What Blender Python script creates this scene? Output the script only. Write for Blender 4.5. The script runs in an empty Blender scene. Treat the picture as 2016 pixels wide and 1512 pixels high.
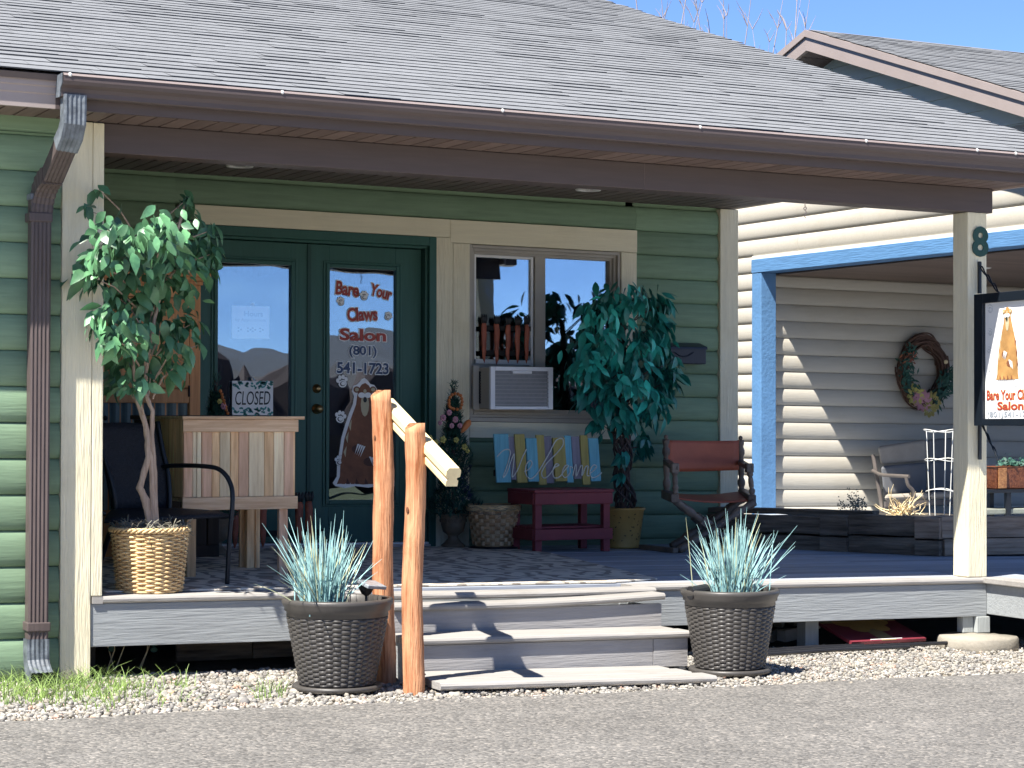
import bpy, math, random
import numpy as np
from mathutils import Vector, Matrix, Euler, noise as mnoise
RN = random.Random(11)
sc = bpy.context.scene
col = sc.collection
rad = math.radians
# ------------------------------------------------------------------ camera
F = 4262.2
CAM = Vector((-2.7348, -10.4038, 0.8846))
yaw, pitch, roll = 0.4444, 0.0145, 0.0022
fw = Vector((math.sin(yaw)*math.cos(pitch), math.cos(yaw)*math.cos(pitch), math.sin(pitch)))
rt = Vector((math.cos(yaw), -math.sin(yaw), 0)); up = rt.cross(fw)
r2 = rt*math.cos(roll)+up*math.sin(roll); u2 = -rt*math.sin(roll)+up*math.cos(roll)
cd = bpy.data.cameras.new('camera'); cam = bpy.data.objects.new('camera', cd); col.objects.link(cam)
cd.sensor_width = 36; cd.lens = 36*F/2016; cd.clip_start = .1; cd.clip_end = 3000
cam.matrix_world = Matrix(((r2.x, u2.x, -fw.x, CAM.x), (r2.y, u2.y, -fw.y, CAM.y), (r2.z, u2.z, -fw.z, CAM.z), (0, 0, 0, 1)))
sc.camera = cam
# ------------------------------------------------------------------ light
SUN = Vector((.58, .31, -1.0)).normalized()           # direction of travel
el = math.asin(-SUN.z)
w = bpy.data.worlds.new('World'); sc.world = w; w.use_nodes = True
nt = w.node_tree
sky = nt.nodes.new('ShaderNodeTexSky'); sky.sky_type = 'NISHITA'; sky.sun_disc = False
sky.sun_elevation = el; sky.sun_rotation = math.atan2(-SUN.x, -SUN.y)
sky.altitude = 3000; sky.air_density = .55; sky.dust_density = 0; sky.ozone_density = 6.0
bg = nt.nodes['Background']; bg.inputs['Strength'].default_value = .083
nt.links.new(sky.outputs[0], bg.inputs[0])
sd = bpy.data.lights.new('sun', 'SUN'); sd.energy = 3.6; sd.angle = rad(.5); sd.color = (1, .955, .88)
so = bpy.data.objects.new('sun', sd); col.objects.link(so); so.location = (-20, -12, 35)
so.rotation_euler = SUN.to_track_quat('-Z', 'Y').to_euler()
sc.view_settings.view_transform = 'Standard'; sc.view_settings.look = 'None'
sc.view_settings.exposure = 1.87; sc.view_settings.gamma = 1
# ------------------------------------------------------------------ the lie of the land
SX, SY = -.0131, .0035                                 # the lot falls gently to the right
def lift(x, y): return SX*x+SY*y
def at(a, b, X=None, Y=None, Z=None):
    """point (site coordinates) seen at picture point a,b at a known distance"""
    d = fw+r2*((a-1008)/F)-u2*((b-756)/F)
    if X is not None: t = (X-CAM.x)/d.x
    elif Y is not None: t = (Y-CAM.y)/d.y
    else: t = (Z-CAM.z+lift(CAM.x, CAM.y))/(d.z-lift(d.x, d.y))
    p = CAM+d*t
    return Vector((p.x, p.y, p.z-lift(p.x, p.y)))
# ------------------------------------------------------------------ mesh builder
class MB:
    def __init__(s): s.v = []; s.f = []; s.m = []
    def add(s, vs, fs, mi=0):
        o = len(s.v); s.v += [tuple(v) for v in vs]
        s.f += [[i+o for i in f] for f in fs]; s.m += [mi]*len(fs); return s
    def box(s, x0, x1, y0, y1, z0, z1, mi=0):
        return s.add([(x0,y0,z0),(x1,y0,z0),(x1,y1,z0),(x0,y1,z0),(x0,y0,z1),(x1,y0,z1),(x1,y1,z1),(x0,y1,z1)],
            [(3,2,1,0),(4,5,6,7),(0,1,5,4),(1,2,6,5),(2,3,7,6),(3,0,4,7)], mi)
    def bar(s, p, q, wd, ht, upv=(0,0,1), mi=0):
        p, q = Vector(p), Vector(q); d = (q-p).normalized(); a = d.cross(Vector(upv))
        if a.length < 1e-4: a = d.cross(Vector((0,1,0)))
        a.normalize(); b = a.cross(d).normalized(); a *= wd/2; b *= ht/2
        return s.add([p-a-b,p+a-b,p+a+b,p-a+b,q-a-b,q+a-b,q+a+b,q-a+b],
            [(0,1,2,3),(7,6,5,4),(1,0,4,5),(2,1,5,6),(3,2,6,7),(0,3,7,4)], mi)
    def tube(s, pts, r, n=8, mi=0, cap=True, sq=None):
        pts = [Vector(p) for p in pts]; L = len(pts)
        rs = r if isinstance(r, (list, tuple)) else [r]*L
        d0 = (pts[1]-pts[0]).normalized(); a = d0.orthogonal().normalized(); vs = []; fs = []
        for i, p in enumerate(pts):
            d = (pts[min(i+1, L-1)]-pts[max(i-1, 0)]).normalized()
            a = (a-d*a.dot(d))
            a = a.normalized() if a.length > 1e-5 else d.orthogonal().normalized()
            b = d.cross(a)
            for k in range(n):
                t = 2*math.pi*k/n; vs.append(p+(a*math.cos(t)+b*math.sin(t))*rs[i])
        for i in range(L-1):
            for k in range(n):
                k2 = (k+1) % n; fs.append((i*n+k, i*n+k2, (i+1)*n+k2, (i+1)*n+k))
        if cap: fs.append(tuple(range(n-1, -1, -1))); fs.append(tuple((L-1)*n+k for k in range(n)))
        return s.add(vs, fs, mi)
    def sweep(s, prof, path, closed=True, mi=0, cap=True):
        """prof: 2D points in (side, up) carried along path; frames = (pos, side, up)"""
        n = len(prof); vs = []; fs = []
        for p, a, b in path:
            for (x, y) in prof: vs.append(Vector(p)+Vector(a)*x+Vector(b)*y)
        m = n if closed else n-1
        for i in range(len(path)-1):
            for k in range(m):
                k2 = (k+1) % n; fs.append((i*n+k, i*n+k2, (i+1)*n+k2, (i+1)*n+k))
        s.add(vs, fs, mi)
        if cap and closed:
            s.add(vs[:n], [tuple(range(n-1, -1, -1))], mi); s.add(vs[-n:], [tuple(range(n))], mi)
        return s
    def prism(s, prof, x0, x1, mi=0, cap=True, closed=True):
        """profile in (y,z) swept along x"""
        return s.sweep(prof, [((x0,0,0),(0,1,0),(0,0,1)), ((x1,0,0),(0,1,0),(0,0,1))], closed, mi, cap)
    def lathe(s, prof, n=20, c=(0,0,0), mi=0):
        vs = []; fs = []; L = len(prof)
        for (r, z) in prof:
            for k in range(n):
                t = 2*math.pi*k/n; vs.append((c[0]+r*math.cos(t), c[1]+r*math.sin(t), c[2]+z))
        for i in range(L-1):
            for k in range(n):
                k2 = (k+1) % n; fs.append((i*n+k, i*n+k2, (i+1)*n+k2, (i+1)*n+k))
        return s.add(vs, fs, mi)
    def ball(s, c, r, n=8, mi=0, sc3=(1,1,1)):
        m = max(4, n//2); prof = [(max(1e-4, math.sin(math.pi*i/m)), -math.cos(math.pi*i/m)) for i in range(m+1)]
        vs = []; fs = []
        for (a, z) in prof:
            for k in range(n):
                t = 2*math.pi*k/n
                vs.append((c[0]+r*sc3[0]*a*math.cos(t), c[1]+r*sc3[1]*a*math.sin(t), c[2]+r*sc3[2]*z))
        for i in range(m):
            for k in range(n):
                k2 = (k+1) % n; fs.append((i*n+k, i*n+k2, (i+1)*n+k2, (i+1)*n+k))
        return s.add(vs, fs, mi)
    def poly(s, pts, y, mi=0, th=.0015):
        """flat shape in the xz plane, facing -y, with a little thickness"""
        n = len(pts)
        if sum(pts[i][0]*pts[(i+1) % n][1]-pts[(i+1) % n][0]*pts[i][1] for i in range(n)) < 0: pts = pts[::-1]
        vs = [(x, y, z) for x, z in pts]+[(x, y+th, z) for x, z in pts]
        fs = [tuple(range(n)), tuple(range(2*n-1, n-1, -1))]+[(i, i+n, (i+1) % n+n, (i+1) % n) for i in range(n)]
        return s.add(vs, fs, mi)
    def jitter(s, a, k=6):
        for i, v in enumerate(s.v):
            q = mnoise.noise_vector(Vector(v)*k); s.v[i] = (v[0]+q.x*a, v[1]+q.y*a, v[2]+q.z*a)
        return s
    def mesh(s, name, mats, smooth=False, shear=False):
        me = bpy.data.meshes.new(name)
        vs = [(x, y, z+SX*x+SY*y) for x, y, z in s.v] if shear else s.v
        me.from_pydata(vs, [], s.f)
        for m in (mats if isinstance(mats, (list, tuple)) else [mats]): me.materials.append(m)
        me.polygons.foreach_set('material_index', s.m)
        if smooth: me.polygons.foreach_set('use_smooth', [True]*len(me.polygons))
        me.update(); return me
    def build(s, name, mats, parent=None, loc=(0,0,0), rot=(0,0,0), bevel=0, smooth=False, shear=False, seg=2):
        return put(s.mesh(name, mats, smooth, shear), name, parent, loc, rot, bevel, shear, seg)
def put(me, name, parent=None, loc=(0,0,0), rot=(0,0,0), bevel=0, shear=False, seg=2):
    o = bpy.data.objects.new(name, me); col.objects.link(o)
    x, y, z = loc
    if parent is None or shear: z += lift(x, y)
    o.location = (x, y, z); o.rotation_euler = rot
    if parent is not None: o.parent = parent
    if bevel:
        b = o.modifiers.new('bevel', 'BEVEL'); b.width = bevel; b.segments = seg; b.limit_method = 'ANGLE'; b.angle_limit = rad(40)
        b.harden_normals = False
    return o
def tag(o, label=None, cat=None, group=None, kind=None):
    if label: o['label'] = label
    if cat: o['category'] = cat
    if group: o['group'] = group
    if kind: o['kind'] = kind
    return o
def thing(name, label, cat, loc=(0,0,0), rz=0, group=None):
    o = bpy.data.objects.new(name, None); col.objects.link(o); o.empty_display_size = .1
    o.location = (loc[0], loc[1], loc[2]+lift(loc[0], loc[1])); o.rotation_euler = (0, 0, rz)
    return tag(o, label, cat, group)
# ------------------------------------------------------------------ materials
def mat(name, c, rough=.6, var=.12, ns=6, grain=None, bump=.15, bs=60, metal=0, spec=.4, c2=None, stains=0, tint=None, obrand=.0, trans=0):
    m = bpy.data.materials.new(name); m.use_nodes = True; N = m.node_tree.nodes; Lk = m.node_tree.links
    b = N['Principled BSDF']; b.inputs['Roughness'].default_value = rough; b.inputs['Metallic'].default_value = metal
    b.inputs['Specular IOR Level'].default_value = spec if grain is None or metal else min(spec,.25)
    if trans: b.inputs['Transmission Weight'].default_value = trans
    tc = N.new('ShaderNodeTexCoord'); oi = N.new('ShaderNodeObjectInfo')
    vm = N.new('ShaderNodeVectorMath'); vm.operation = 'MULTIPLY_ADD'
    cb = N.new('ShaderNodeCombineXYZ')
    for i in range(3): Lk.new(oi.outputs['Random'], cb.inputs[i])
    Lk.new(cb.outputs[0], vm.inputs[0]); vm.inputs[1].default_value = (31, 17, 23); Lk.new(tc.outputs['Object'], vm.inputs[2])
    mp = N.new('ShaderNodeMapping'); Lk.new(vm.outputs[0], mp.inputs[0])
    if grain is not None:
        s3 = [14, 14, 14]; s3[grain] = 1.0; mp.inputs['Scale'].default_value = s3
    nz = N.new('ShaderNodeTexNoise'); nz.inputs['Scale'].default_value = ns; nz.inputs['Detail'].default_value = 7; nz.inputs['Roughness'].default_value = .65
    Lk.new(mp.outputs[0], nz.inputs['Vector'])
    rp = N.new('ShaderNodeValToRGB'); rp.color_ramp.elements[0].position = .28; rp.color_ramp.elements[1].position = .72
    lo = [max(0, x*(1-var)) for x in c]; hi = [min(1, x*(1+var)) for x in (c2 or c)]
    if c2: lo = list(c)
    rp.color_ramp.elements[0].color = (*lo, 1); rp.color_ramp.elements[1].color = (*hi, 1)
    Lk.new(nz.outputs['Fac'], rp.inputs['Fac']); out = rp.outputs['Color']
    if stains:
        n2 = N.new('ShaderNodeTexNoise'); n2.inputs['Scale'].default_value = 2.3; n2.inputs['Detail'].default_value = 8; n2.inputs['Roughness'].default_value = .7
        Lk.new(vm.outputs[0], n2.inputs['Vector'])
        r2_ = N.new('ShaderNodeValToRGB'); r2_.color_ramp.elements[0].position = .52; r2_.color_ramp.elements[1].position = .72
        mx = N.new('ShaderNodeMix'); mx.data_type = 'RGBA'; mx.blend_type = 'MULTIPLY'
        t = tint or (.6, .56, .5)
        ml = N.new('ShaderNodeMath'); ml.operation = 'MULTIPLY'; ml.inputs[1].default_value = stains
        Lk.new(n2.outputs['Fac'], r2_.inputs['Fac']); Lk.new(r2_.outputs['Color'], ml.inputs[0]); Lk.new(ml.outputs[0], mx.inputs['Factor'])
        Lk.new(out, mx.inputs['A']); mx.inputs['B'].default_value = (*t, 1); out = mx.outputs['Result']
    if obrand:
        hs = N.new('ShaderNodeHueSaturation'); ma = N.new('ShaderNodeMath'); ma.operation = 'MULTIPLY_ADD'
        ma.inputs[1].default_value = 2*obrand; ma.inputs[2].default_value = 1-obrand
        Lk.new(oi.outputs['Random'], ma.inputs[0]); Lk.new(ma.outputs[0], hs.inputs['Value']); Lk.new(out, hs.inputs['Color']); out = hs.outputs['Color']
    Lk.new(out, b.inputs['Base Color'])
    if bump:
        bz = N.new('ShaderNodeTexNoise'); bz.inputs['Scale'].default_value = bs if grain is None else bs/8; bz.inputs['Detail'].default_value = 5
        Lk.new(mp.outputs[0], bz.inputs['Vector'])
        bn = N.new('ShaderNodeBump'); bn.inputs['Strength'].default_value = bump; bn.inputs['Distance'].default_value = .01
        Lk.new(bz.outputs['Fac'], bn.inputs['Height']); Lk.new(bn.outputs[0], b.inputs['Normal'])
    return m
def glass_mat(name, refl=.22, tint=(.95, .97, .97)):
    m = bpy.data.materials.new(name); m.use_nodes = True; N = m.node_tree.nodes; Lk = m.node_tree.links
    N.remove(N['Principled BSDF']); o = N['Material Output']
    g = N.new('ShaderNodeBsdfGlossy'); g.inputs['Roughness'].default_value = .0; g.inputs['Color'].default_value = (.80, .90, 1, 1)
    t = N.new('ShaderNodeBsdfTransparent'); t.inputs['Color'].default_value = (*tint, 1)
    mx = N.new('ShaderNodeMixShader'); mx.inputs[0].default_value = refl
    nz = N.new('ShaderNodeTexNoise'); nz.inputs['Scale'].default_value = 2.2; nz.inputs['Detail'].default_value = 1
    tc = N.new('ShaderNodeTexCoord'); Lk.new(tc.outputs['Object'], nz.inputs['Vector'])
    bn = N.new('ShaderNodeBump'); bn.inputs['Strength'].default_value = .05; bn.inputs['Distance'].default_value = .05
    Lk.new(nz.outputs['Fac'], bn.inputs['Height']); Lk.new(bn.outputs[0], g.inputs['Normal'])
    Lk.new(t.outputs[0], mx.inputs[1]); Lk.new(g.outputs[0], mx.inputs[2]); Lk.new(mx.outputs[0], o.inputs['Surface'])
    return m
K = {}
def mm(key, *a, **k): K[key] = mat(key, *a, **k); return K[key]
mm('green_siding', (.165,.245,.155), .62, .16, 3, 0, .22, 50, obrand=.10, stains=.35, tint=(.72,.77,.72))
mm('green_frieze', (.17,.25,.15), .6, .12, 3, 0, .1, 40)
mm('cream_trim', (.70,.64,.465), .7, .08, 3, 2, .7, 60, stains=.4, tint=(.78,.74,.62))
mm('cream_trim_h', (.70,.64,.465), .65, .06, 3, 0, .2, 60, stains=.22, tint=(.78,.74,.62))
mm('brown_metal', (.085,.066,.063), .45, .1, 3, 0, .03, 20, spec=.4)
mm('brown_fascia', (.12,.095,.09), .5, .1, 3, 0, .05, 20)
mm('lip_metal', (.42,.34,.31), .4, .1, 3, 0, .03, 20)
mm('soffit_brown', (.15,.11,.096), .55, .18, 3, 1, .08, 30, obrand=.18)
mm('ceiling_brown', (.15,.12,.11), .55, .18, 3, 1, .08, 30, obrand=.12)
mm('shingle', (.195,.202,.213), .95, .12, 9, None, .5, 260, spec=.05, obrand=.05, stains=.25, tint=(.82,.83,.82))
mm('shingle_edge', (.075,.077,.082), .95, .25, 9, None, .2, 90, spec=.05)
mm('deck_grey', (.34,.365,.41), .6, .14, 3, 0, .15, 60, obrand=.22, stains=.3)
mm('nose_grey', (.30,.285,.265), .75, .14, 3, 0, .25, 60, obrand=.08, stains=.55, tint=(.72,.68,.62))
mm('rim_grey', (.265,.28,.285), .7, .10, 2.2, 0, .4, 50, stains=.2)
mm('step_grey', (.31,.30,.295), .75, .12, 3, 0, .3, 60, stains=.5, tint=(.74,.71,.67))
mm('post_grey', (.35,.37,.36), .75, .12, 4, 2, .3, 60)
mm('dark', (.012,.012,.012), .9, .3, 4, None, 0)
mm('soil', (.05,.043,.036), .95, .4, 20, None, .6, 60)
mm('door_green', (.035,.105,.085), .42, .1, 3, 2, .06, 40)
mm('door_green_edge', (.022,.065,.055), .5, .1, 3, 2, .06, 40)
mm('window_tan', (.36,.33,.28), .55, .08, 4, None, .05)
mm('white_vinyl', (.72,.71,.68), .45, .06, 4, None, .03)
mm('brass', (.42,.30,.14), .3, .2, 9, None, 0, metal=1)
mm('cream_siding', (.45,.42,.36), .6, .05, 3, 0, .15, 50, obrand=.03, stains=.3, tint=(.82,.77,.68))
mm('sage_siding', (.58,.64,.64), .65, .06, 3, 1, .12, 50, obrand=.03)
mm('blue_paint', (.095,.215,.40), .65, .15, 3, None, .5, 30)
mm('blue_paint_y', (.095,.215,.40), .65, .18, 3, 1, .5, 50)
mm('taupe_fascia', (.30,.25,.23), .5, .06, 3, None, .04)
mm('pipe_brown', (.088,.068,.064), .5, .2, 4, 2, .08, 40)
mm('pipe_flaked', (.028,.034,.043), .5, .3, 14, None, .3, 30, c2=(.15,.17,.19))
mm('log_post', (.27,.085,.032), .8, .3, 3.6, 2, .9, 70, c2=(.56,.30,.165), spec=.12, stains=.75, tint=(.62,.45,.36))
mm('pale_rail', (.60,.47,.24), .6, .2, 3, None, .2, 40, c2=(.78,.66,.40))
mm('raw_cedar', (.55,.30,.14), .65, .2, 2.5, 2, .25, 40, c2=(.84,.58,.32), obrand=.25)
mm('raw_cedar_h', (.58,.33,.17), .65, .2, 2.5, 0, .25, 40, c2=(.80,.58,.37), obrand=.12)
mm('raw_pale', (.62,.44,.25), .65, .2, 2.5, 2, .25, 40, c2=(.86,.70,.46), obrand=.15)
mm('raw_pink', (.56,.30,.17), .65, .2, 2.5, 2, .25, 40, c2=(.80,.53,.35), obrand=.12)
mm('knot', (.13,.05,.022), .8, .3, 9, None, .2)
mm('cabinet_oak', (.42,.17,.06), .45, .2, 2.5, 2, .15, 40, c2=(.58,.28,.11), obrand=.08)
mm('dark_wood', (.03,.021,.018), .5, .3, 2.5, 2, .15, 40)
mm('curtain', (0.140,0.175,0.168), .9, .2, 9, None, .1)
mm('black_metal', (.008,.010,.014), .42, .2, 9, None, .05)
mm('black_weave', (.016,.018,.024), .6, .4, 60, None, .8, 120)
mm('maroon', (.20,.034,.040), .6, .2, 3, None, .2, 40, stains=.3, tint=(1.25,1.2,1.2))
mm('teal_slat', (0.140,0.378,0.462), .7, .2, 3, 2, .3, 40)
mm('mustard_slat', (0.336,0.280,0.091), .7, .2, 3, 2, .3, 40)
mm('grey_slat', (0.210,0.196,0.238), .7, .2, 3, 2, .3, 40)
mm('script_white', (.55,.56,.52), .7, .05, 4, None, 0)
mm('leather', (0.364,0.091,0.046), .5, .15, 5, None, .1, 80)
mm('chair_wood', (.05,.034,.025), .45, .5, 3, None, .2, 40, c2=(.17,.125,.09))
mm('leaf_a', (.022,.075,.040), .40, .35, 5, None, .1, 60, c2=(.105,.25,.11), obrand=.5, spec=.5)
mm('leaf_b', (.012,.15,.118), .42, .3, 5, None, .1, 60, c2=(.03,.36,.28), obrand=.5, spec=.5)
mm('bark', (0.280,0.196,0.140), .8, .35, 6, 2, .5, 40, c2=(.40,.31,.24))
mm('vine', (0.063,0.046,0.042), .8, .3, 6, None, .3, 40)
mm('wicker', (.40,.255,.11), .6, .3, 9, None, .3, 60, c2=(.64,.47,.25))
mm('wicker_dark', (.22,.115,.05), .6, .4, 9, None, .3, 60, c2=(.42,.26,.13))
mm('moss', (.20,.19,.15), .9, .4, 30, None, .5)
mm('resin', (.060,.055,.050), .42, .12, 9, None, .05, 60)
mm('fescue', (.075,.20,.21), .6, .35, 14, None, 0, c2=(.30,.47,.46))
mm('fescue_tip', (.40,.42,.26), .6, .2, 9, None, 0)
mm('stone_light', (.42,.39,.34), .85, .3, 3, None, .2, 60, c2=(.66,.63,.57))
mm('concrete', (.27,.245,.20), .85, .2, 5, None, .4, 50)
mm('timber_dark', (.030,.023,.016), .9, .5, 2.2, 0, 1.0, 40, c2=(.19,.145,.105))
mm('timber_lit', (.17,.115,.075), .85, .4, 2.5, 0, .6, 40, c2=(.34,.25,.18))  # lighter copy of the bed timber, sunlight put into the colour
mm('urn', (0.140,0.105,0.070), .55, .3, 8, None, .4, 40)
mm('ypot', (0.420,0.259,0.077), .5, .2, 6, None, .2, 40)
mm('foliage_dark', (.025,.085,.062), .6, .5, 9, None, 0)
mm('foliage_blue', (.03,.045,.11), .6, .5, 9, None, 0)
mm('pink', (.46,.22,.26), .6, .2, 9, None, 0); mm('yellow', (.42,.37,.10), .6, .2, 9, None, 0)
mm('orange', (.52,.17,.05), .55, .2, 9, None, 0); mm('carrot', (0.294,0.077,0.039), .55, .35, 9, None, .6, 30)
mm('carrot_top', (.022,.024,.024), .6, .2, 9, None, .2)
mm('plain_white', (.78,.78,.76), .5, .03, 4, None, 0); mm('paper', (.72,.74,.74), .7, .03, 4, None, 0)
mm('ink_red', (.36,.045,.03), .5, .1, 4, None, 0); mm('ink_blue', (.025,.055,.13), .5, .1, 4, None, 0)
mm('ink_dark', (.012,.016,.018), .5, .1, 4, None, 0); mm('ink_grey', (.30,.33,.36), .6, .1, 4, None, 0)
mm('ink_green', (.02,.12,.09), .6, .4, 30, None, 0, c2=(.07,.30,.30)); mm('ink_gold', (.62,.36,.10), .5, .1, 4, None, 0)
mm('bear_brown', (.20,.075,.035), .6, .3, 12, None, 0); mm('bear_dark', (.08,.03,.02), .6, .1, 12, None, 0)
mm('bear_tan', (.48,.42,.27), .6, .1, 12, None, 0)
mm('ac_white', (.72,.73,.75), .4, .03, 4, None, 0); mm('ac_grey', (.30,.30,.30), .5, .1, 4, None, .05)
mm('ac_fin', (.20,.205,.22), .45, .15, 30, None, .1); mm('ac_tan', (.40,.37,.32), .55, .06, 4, None, .05)
mm('mailbox', (.014,.018,.03), .4, .15, 6, None, .05)
mm('sign_black', (.008,.012,.018), .35, .15, 6, None, .05)
mm('cushion', (.14,.145,.155), .85, .1, 9, None, .2, 120); mm('cushion_tan', (.34,.30,.25), .85, .1, 9, None, .2, 120)
mm('steel_tube', (.10,.085,.075), .45, .15, 9, None, .05)
mm('cage_wire', (.66,.66,.62), .4, .1, 9, None, 0)
mm('twig', (.10,.055,.04), .8, .4, 9, None, .2); mm('dry_plant', (.50,.38,.20), .8, .35, 9, None, .1, c2=(.72,.60,.38))
mm('dry_grey', (.22,.23,.19), .8, .3, 9, None, 0)
mm('orn_red', (.055,.012,.008), .5, .4, 40, None, .5, 90, c2=(.20,.07,.03))
mm('orn_tan', (.14,.05,.02), .5, .4, 40, None, .5, 90, c2=(.30,.15,.06))
mm('red_paint', (.17,.022,.035), .55, .2, 4, None, .1); mm('tan_paint', (.26,.19,.09), .6, .2, 4, None, .1)
mm('black_plastic', (.015,.015,.017), .4, .2, 9, None, .05)
mm('solar', (.26,.28,.30), .2, .3, 40, None, 0); mm('light_trim', (.78,.77,.72), .5, .03, 4, None, 0)
mm('grass_green', (.075,.15,.03), .6, .4, 9, None, 0, c2=(.20,.27,.075))
mm('tree_bark', (.34,.29,.28), .8, .2, 9, None, .2)
mm('hill', (.06,.065,.075), .9, .3, .02, None, 0); mm('house_wall', (.05,.035,.035), .8, .15, 3, None, 0); mm('house_roof', (.085,.08,.08), .9, .2, 3, None, 0)
mm('house_glass', (.02,.025,.03), .1, .1, 3, None, 0); mm('lamp_black', (.02,.02,.02), .5, .1, 3, None, 0)
K['glass'] = glass_mat('glass'); K['glass_window'] = glass_mat('glass_window', .30)
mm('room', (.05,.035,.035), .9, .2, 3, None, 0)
# asphalt with exposed aggregate
def asphalt():
    m = mat('asphalt', (.155,.149,.140), .9, .18, 2.0, None, 0, stains=.3, tint=(.82,.80,.78)); N = m.node_tree.nodes; Lk = m.node_tree.links
    b = N['Principled BSDF']; src = b.inputs['Base Color'].links[0].from_socket; tc = N['Texture Coordinate']
    v = N.new('ShaderNodeTexVoronoi'); v.inputs['Scale'].default_value = 78; Lk.new(tc.outputs['Object'], v.inputs['Vector'])
    bw = N.new('ShaderNodeSeparateColor'); Lk.new(v.outputs['Color'], bw.inputs[0])
    rp = N.new('ShaderNodeValToRGB'); e = rp.color_ramp.elements
    e[0].position = 0; e[0].color = (.38,.37,.36,1); e[1].position = 1; e[1].color = (1.9,1.8,1.7,1)
    q = e.new(.55); q.color = (.95,.94,.93,1); q = e.new(.85); q.color = (1.2,1.16,1.1,1)
    Lk.new(bw.outputs[0], rp.inputs['Fac'])
    mx = N.new('ShaderNodeMix'); mx.data_type = 'RGBA'; mx.blend_type = 'MULTIPLY'; mx.inputs['Factor'].default_value = .8
    Lk.new(src, mx.inputs['A']); Lk.new(rp.outputs['Color'], mx.inputs['B']); Lk.new(mx.outputs['Result'], b.inputs['Base Color'])
    bn = N.new('ShaderNodeBump'); bn.inputs['Strength'].default_value = .6; bn.inputs['Distance'].default_value = .006
    Lk.new(v.outputs['Distance'], bn.inputs['Height']); bn.invert = True; Lk.new(bn.outputs[0], b.inputs['Normal'])
    return m
K['asphalt'] = asphalt()
mm('bounce_concrete', (.72,.69,.63), .9, .08, .4, None, .1, 30, stains=.2)
def rug_mat():
    m = mat('rug', (.64,.585,.49), .95, .1, 4, None, .4, 200); N = m.node_tree.nodes; Lk = m.node_tree.links
    b = N['Principled BSDF']; src = b.inputs['Base Color'].links[0].from_socket; tc = N['Texture Coordinate']
    wv = N.new('ShaderNodeTexWave'); wv.inputs['Scale'].default_value = 1.9; wv.inputs['Distortion'].default_value = 14; wv.inputs['Detail'].default_value = 2.5; wv.inputs['Detail Scale'].default_value = 1.6
    Lk.new(tc.outputs['Object'], wv.inputs['Vector'])
    rp = N.new('ShaderNodeValToRGB'); rp.color_ramp.elements[0].position = .24; rp.color_ramp.elements[0].color = (.50,.48,.48,1); rp.color_ramp.elements[1].position = .40; rp.color_ramp.elements[1].color = (1.1,1.1,1.1,1)
    Lk.new(wv.outputs['Fac'], rp.inputs['Fac'])
    mx = N.new('ShaderNodeMix'); mx.data_type = 'RGBA'; mx.blend_type = 'MULTIPLY'; mx.inputs['Factor'].default_value = 1
    Lk.new(src, mx.inputs['A']); Lk.new(rp.outputs['Color'], mx.inputs['B']); Lk.new(mx.outputs['Result'], b.inputs['Base Color'])
    return m
K['rug'] = rug_mat()
# ------------------------------------------------------------------ lettering
def text_mb(s, size, off=0.0, ex=.0008, space=1.0, shear=0.0):
    cu = bpy.data.curves.new('t', 'FONT'); cu.body = s; cu.size = size; cu.offset = off; cu.extrude = ex
    cu.align_x = 'CENTER'; cu.align_y = 'CENTER'; cu.resolution_u = 3; cu.space_character = space; cu.shear = shear
    ob = bpy.data.objects.new('t', cu); col.objects.link(ob)
    me = bpy.data.meshes.new_from_object(ob.evaluated_get(bpy.context.evaluated_depsgraph_get()))
    mb = MB(); mb.add([(v.co.x, -v.co.z, v.co.y) for v in me.vertices], [tuple(p.vertices) for p in me.polygons])
    bpy.data.objects.remove(ob); bpy.data.curves.remove(cu); bpy.data.meshes.remove(me)
    return mb
def lettering(s, width, height, x, z, y, parent, front, back=None, rot=0, bold=.05, halo=.14, name='lettering', shear=0.0, lie=False):
    """letters in the xz plane facing -y, fitted to width x height, with an optional wider backing in another colour"""
    a = text_mb(s, 1.0, bold, .0, shear=shear); xs = [v[0] for v in a.v]; zs = [v[2] for v in a.v]
    w0, w1, h0, h1 = min(xs), max(xs), min(zs), max(zs); kx = width/(w1-w0); kz = height/(h1-h0)
    cx, cz = (w0+w1)/2, (h0+h1)/2; mb = MB()
    def put_in(src, yy, mi):
        ca, sa = math.cos(rot), math.sin(rot); vs = []
        for (vx, vy, vz) in src.v:
            px, pz = (vx-cx)*kx, (vz-cz)*kz
            vs.append((x+px*ca-pz*sa, yy, z+px*sa+pz*ca))
        mb.add(vs, src.f, mi)
    if back: put_in(text_mb(s, 1.0, halo, .0, shear=shear), y, 1)
    put_in(a, y-.0022, 0)
    return mb.build(name, [front, back or front], parent, shear=lie)
def ellipse(cx, cz, rx, rz, n=14, rot=0):
    c, s = math.cos(rot), math.sin(rot)
    return [(cx+rx*math.cos(t)*c-rz*math.sin(t)*s, cz+rx*math.cos(t)*s+rz*math.sin(t)*c) for t in [2*math.pi*k/n for k in range(n)]]
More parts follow.
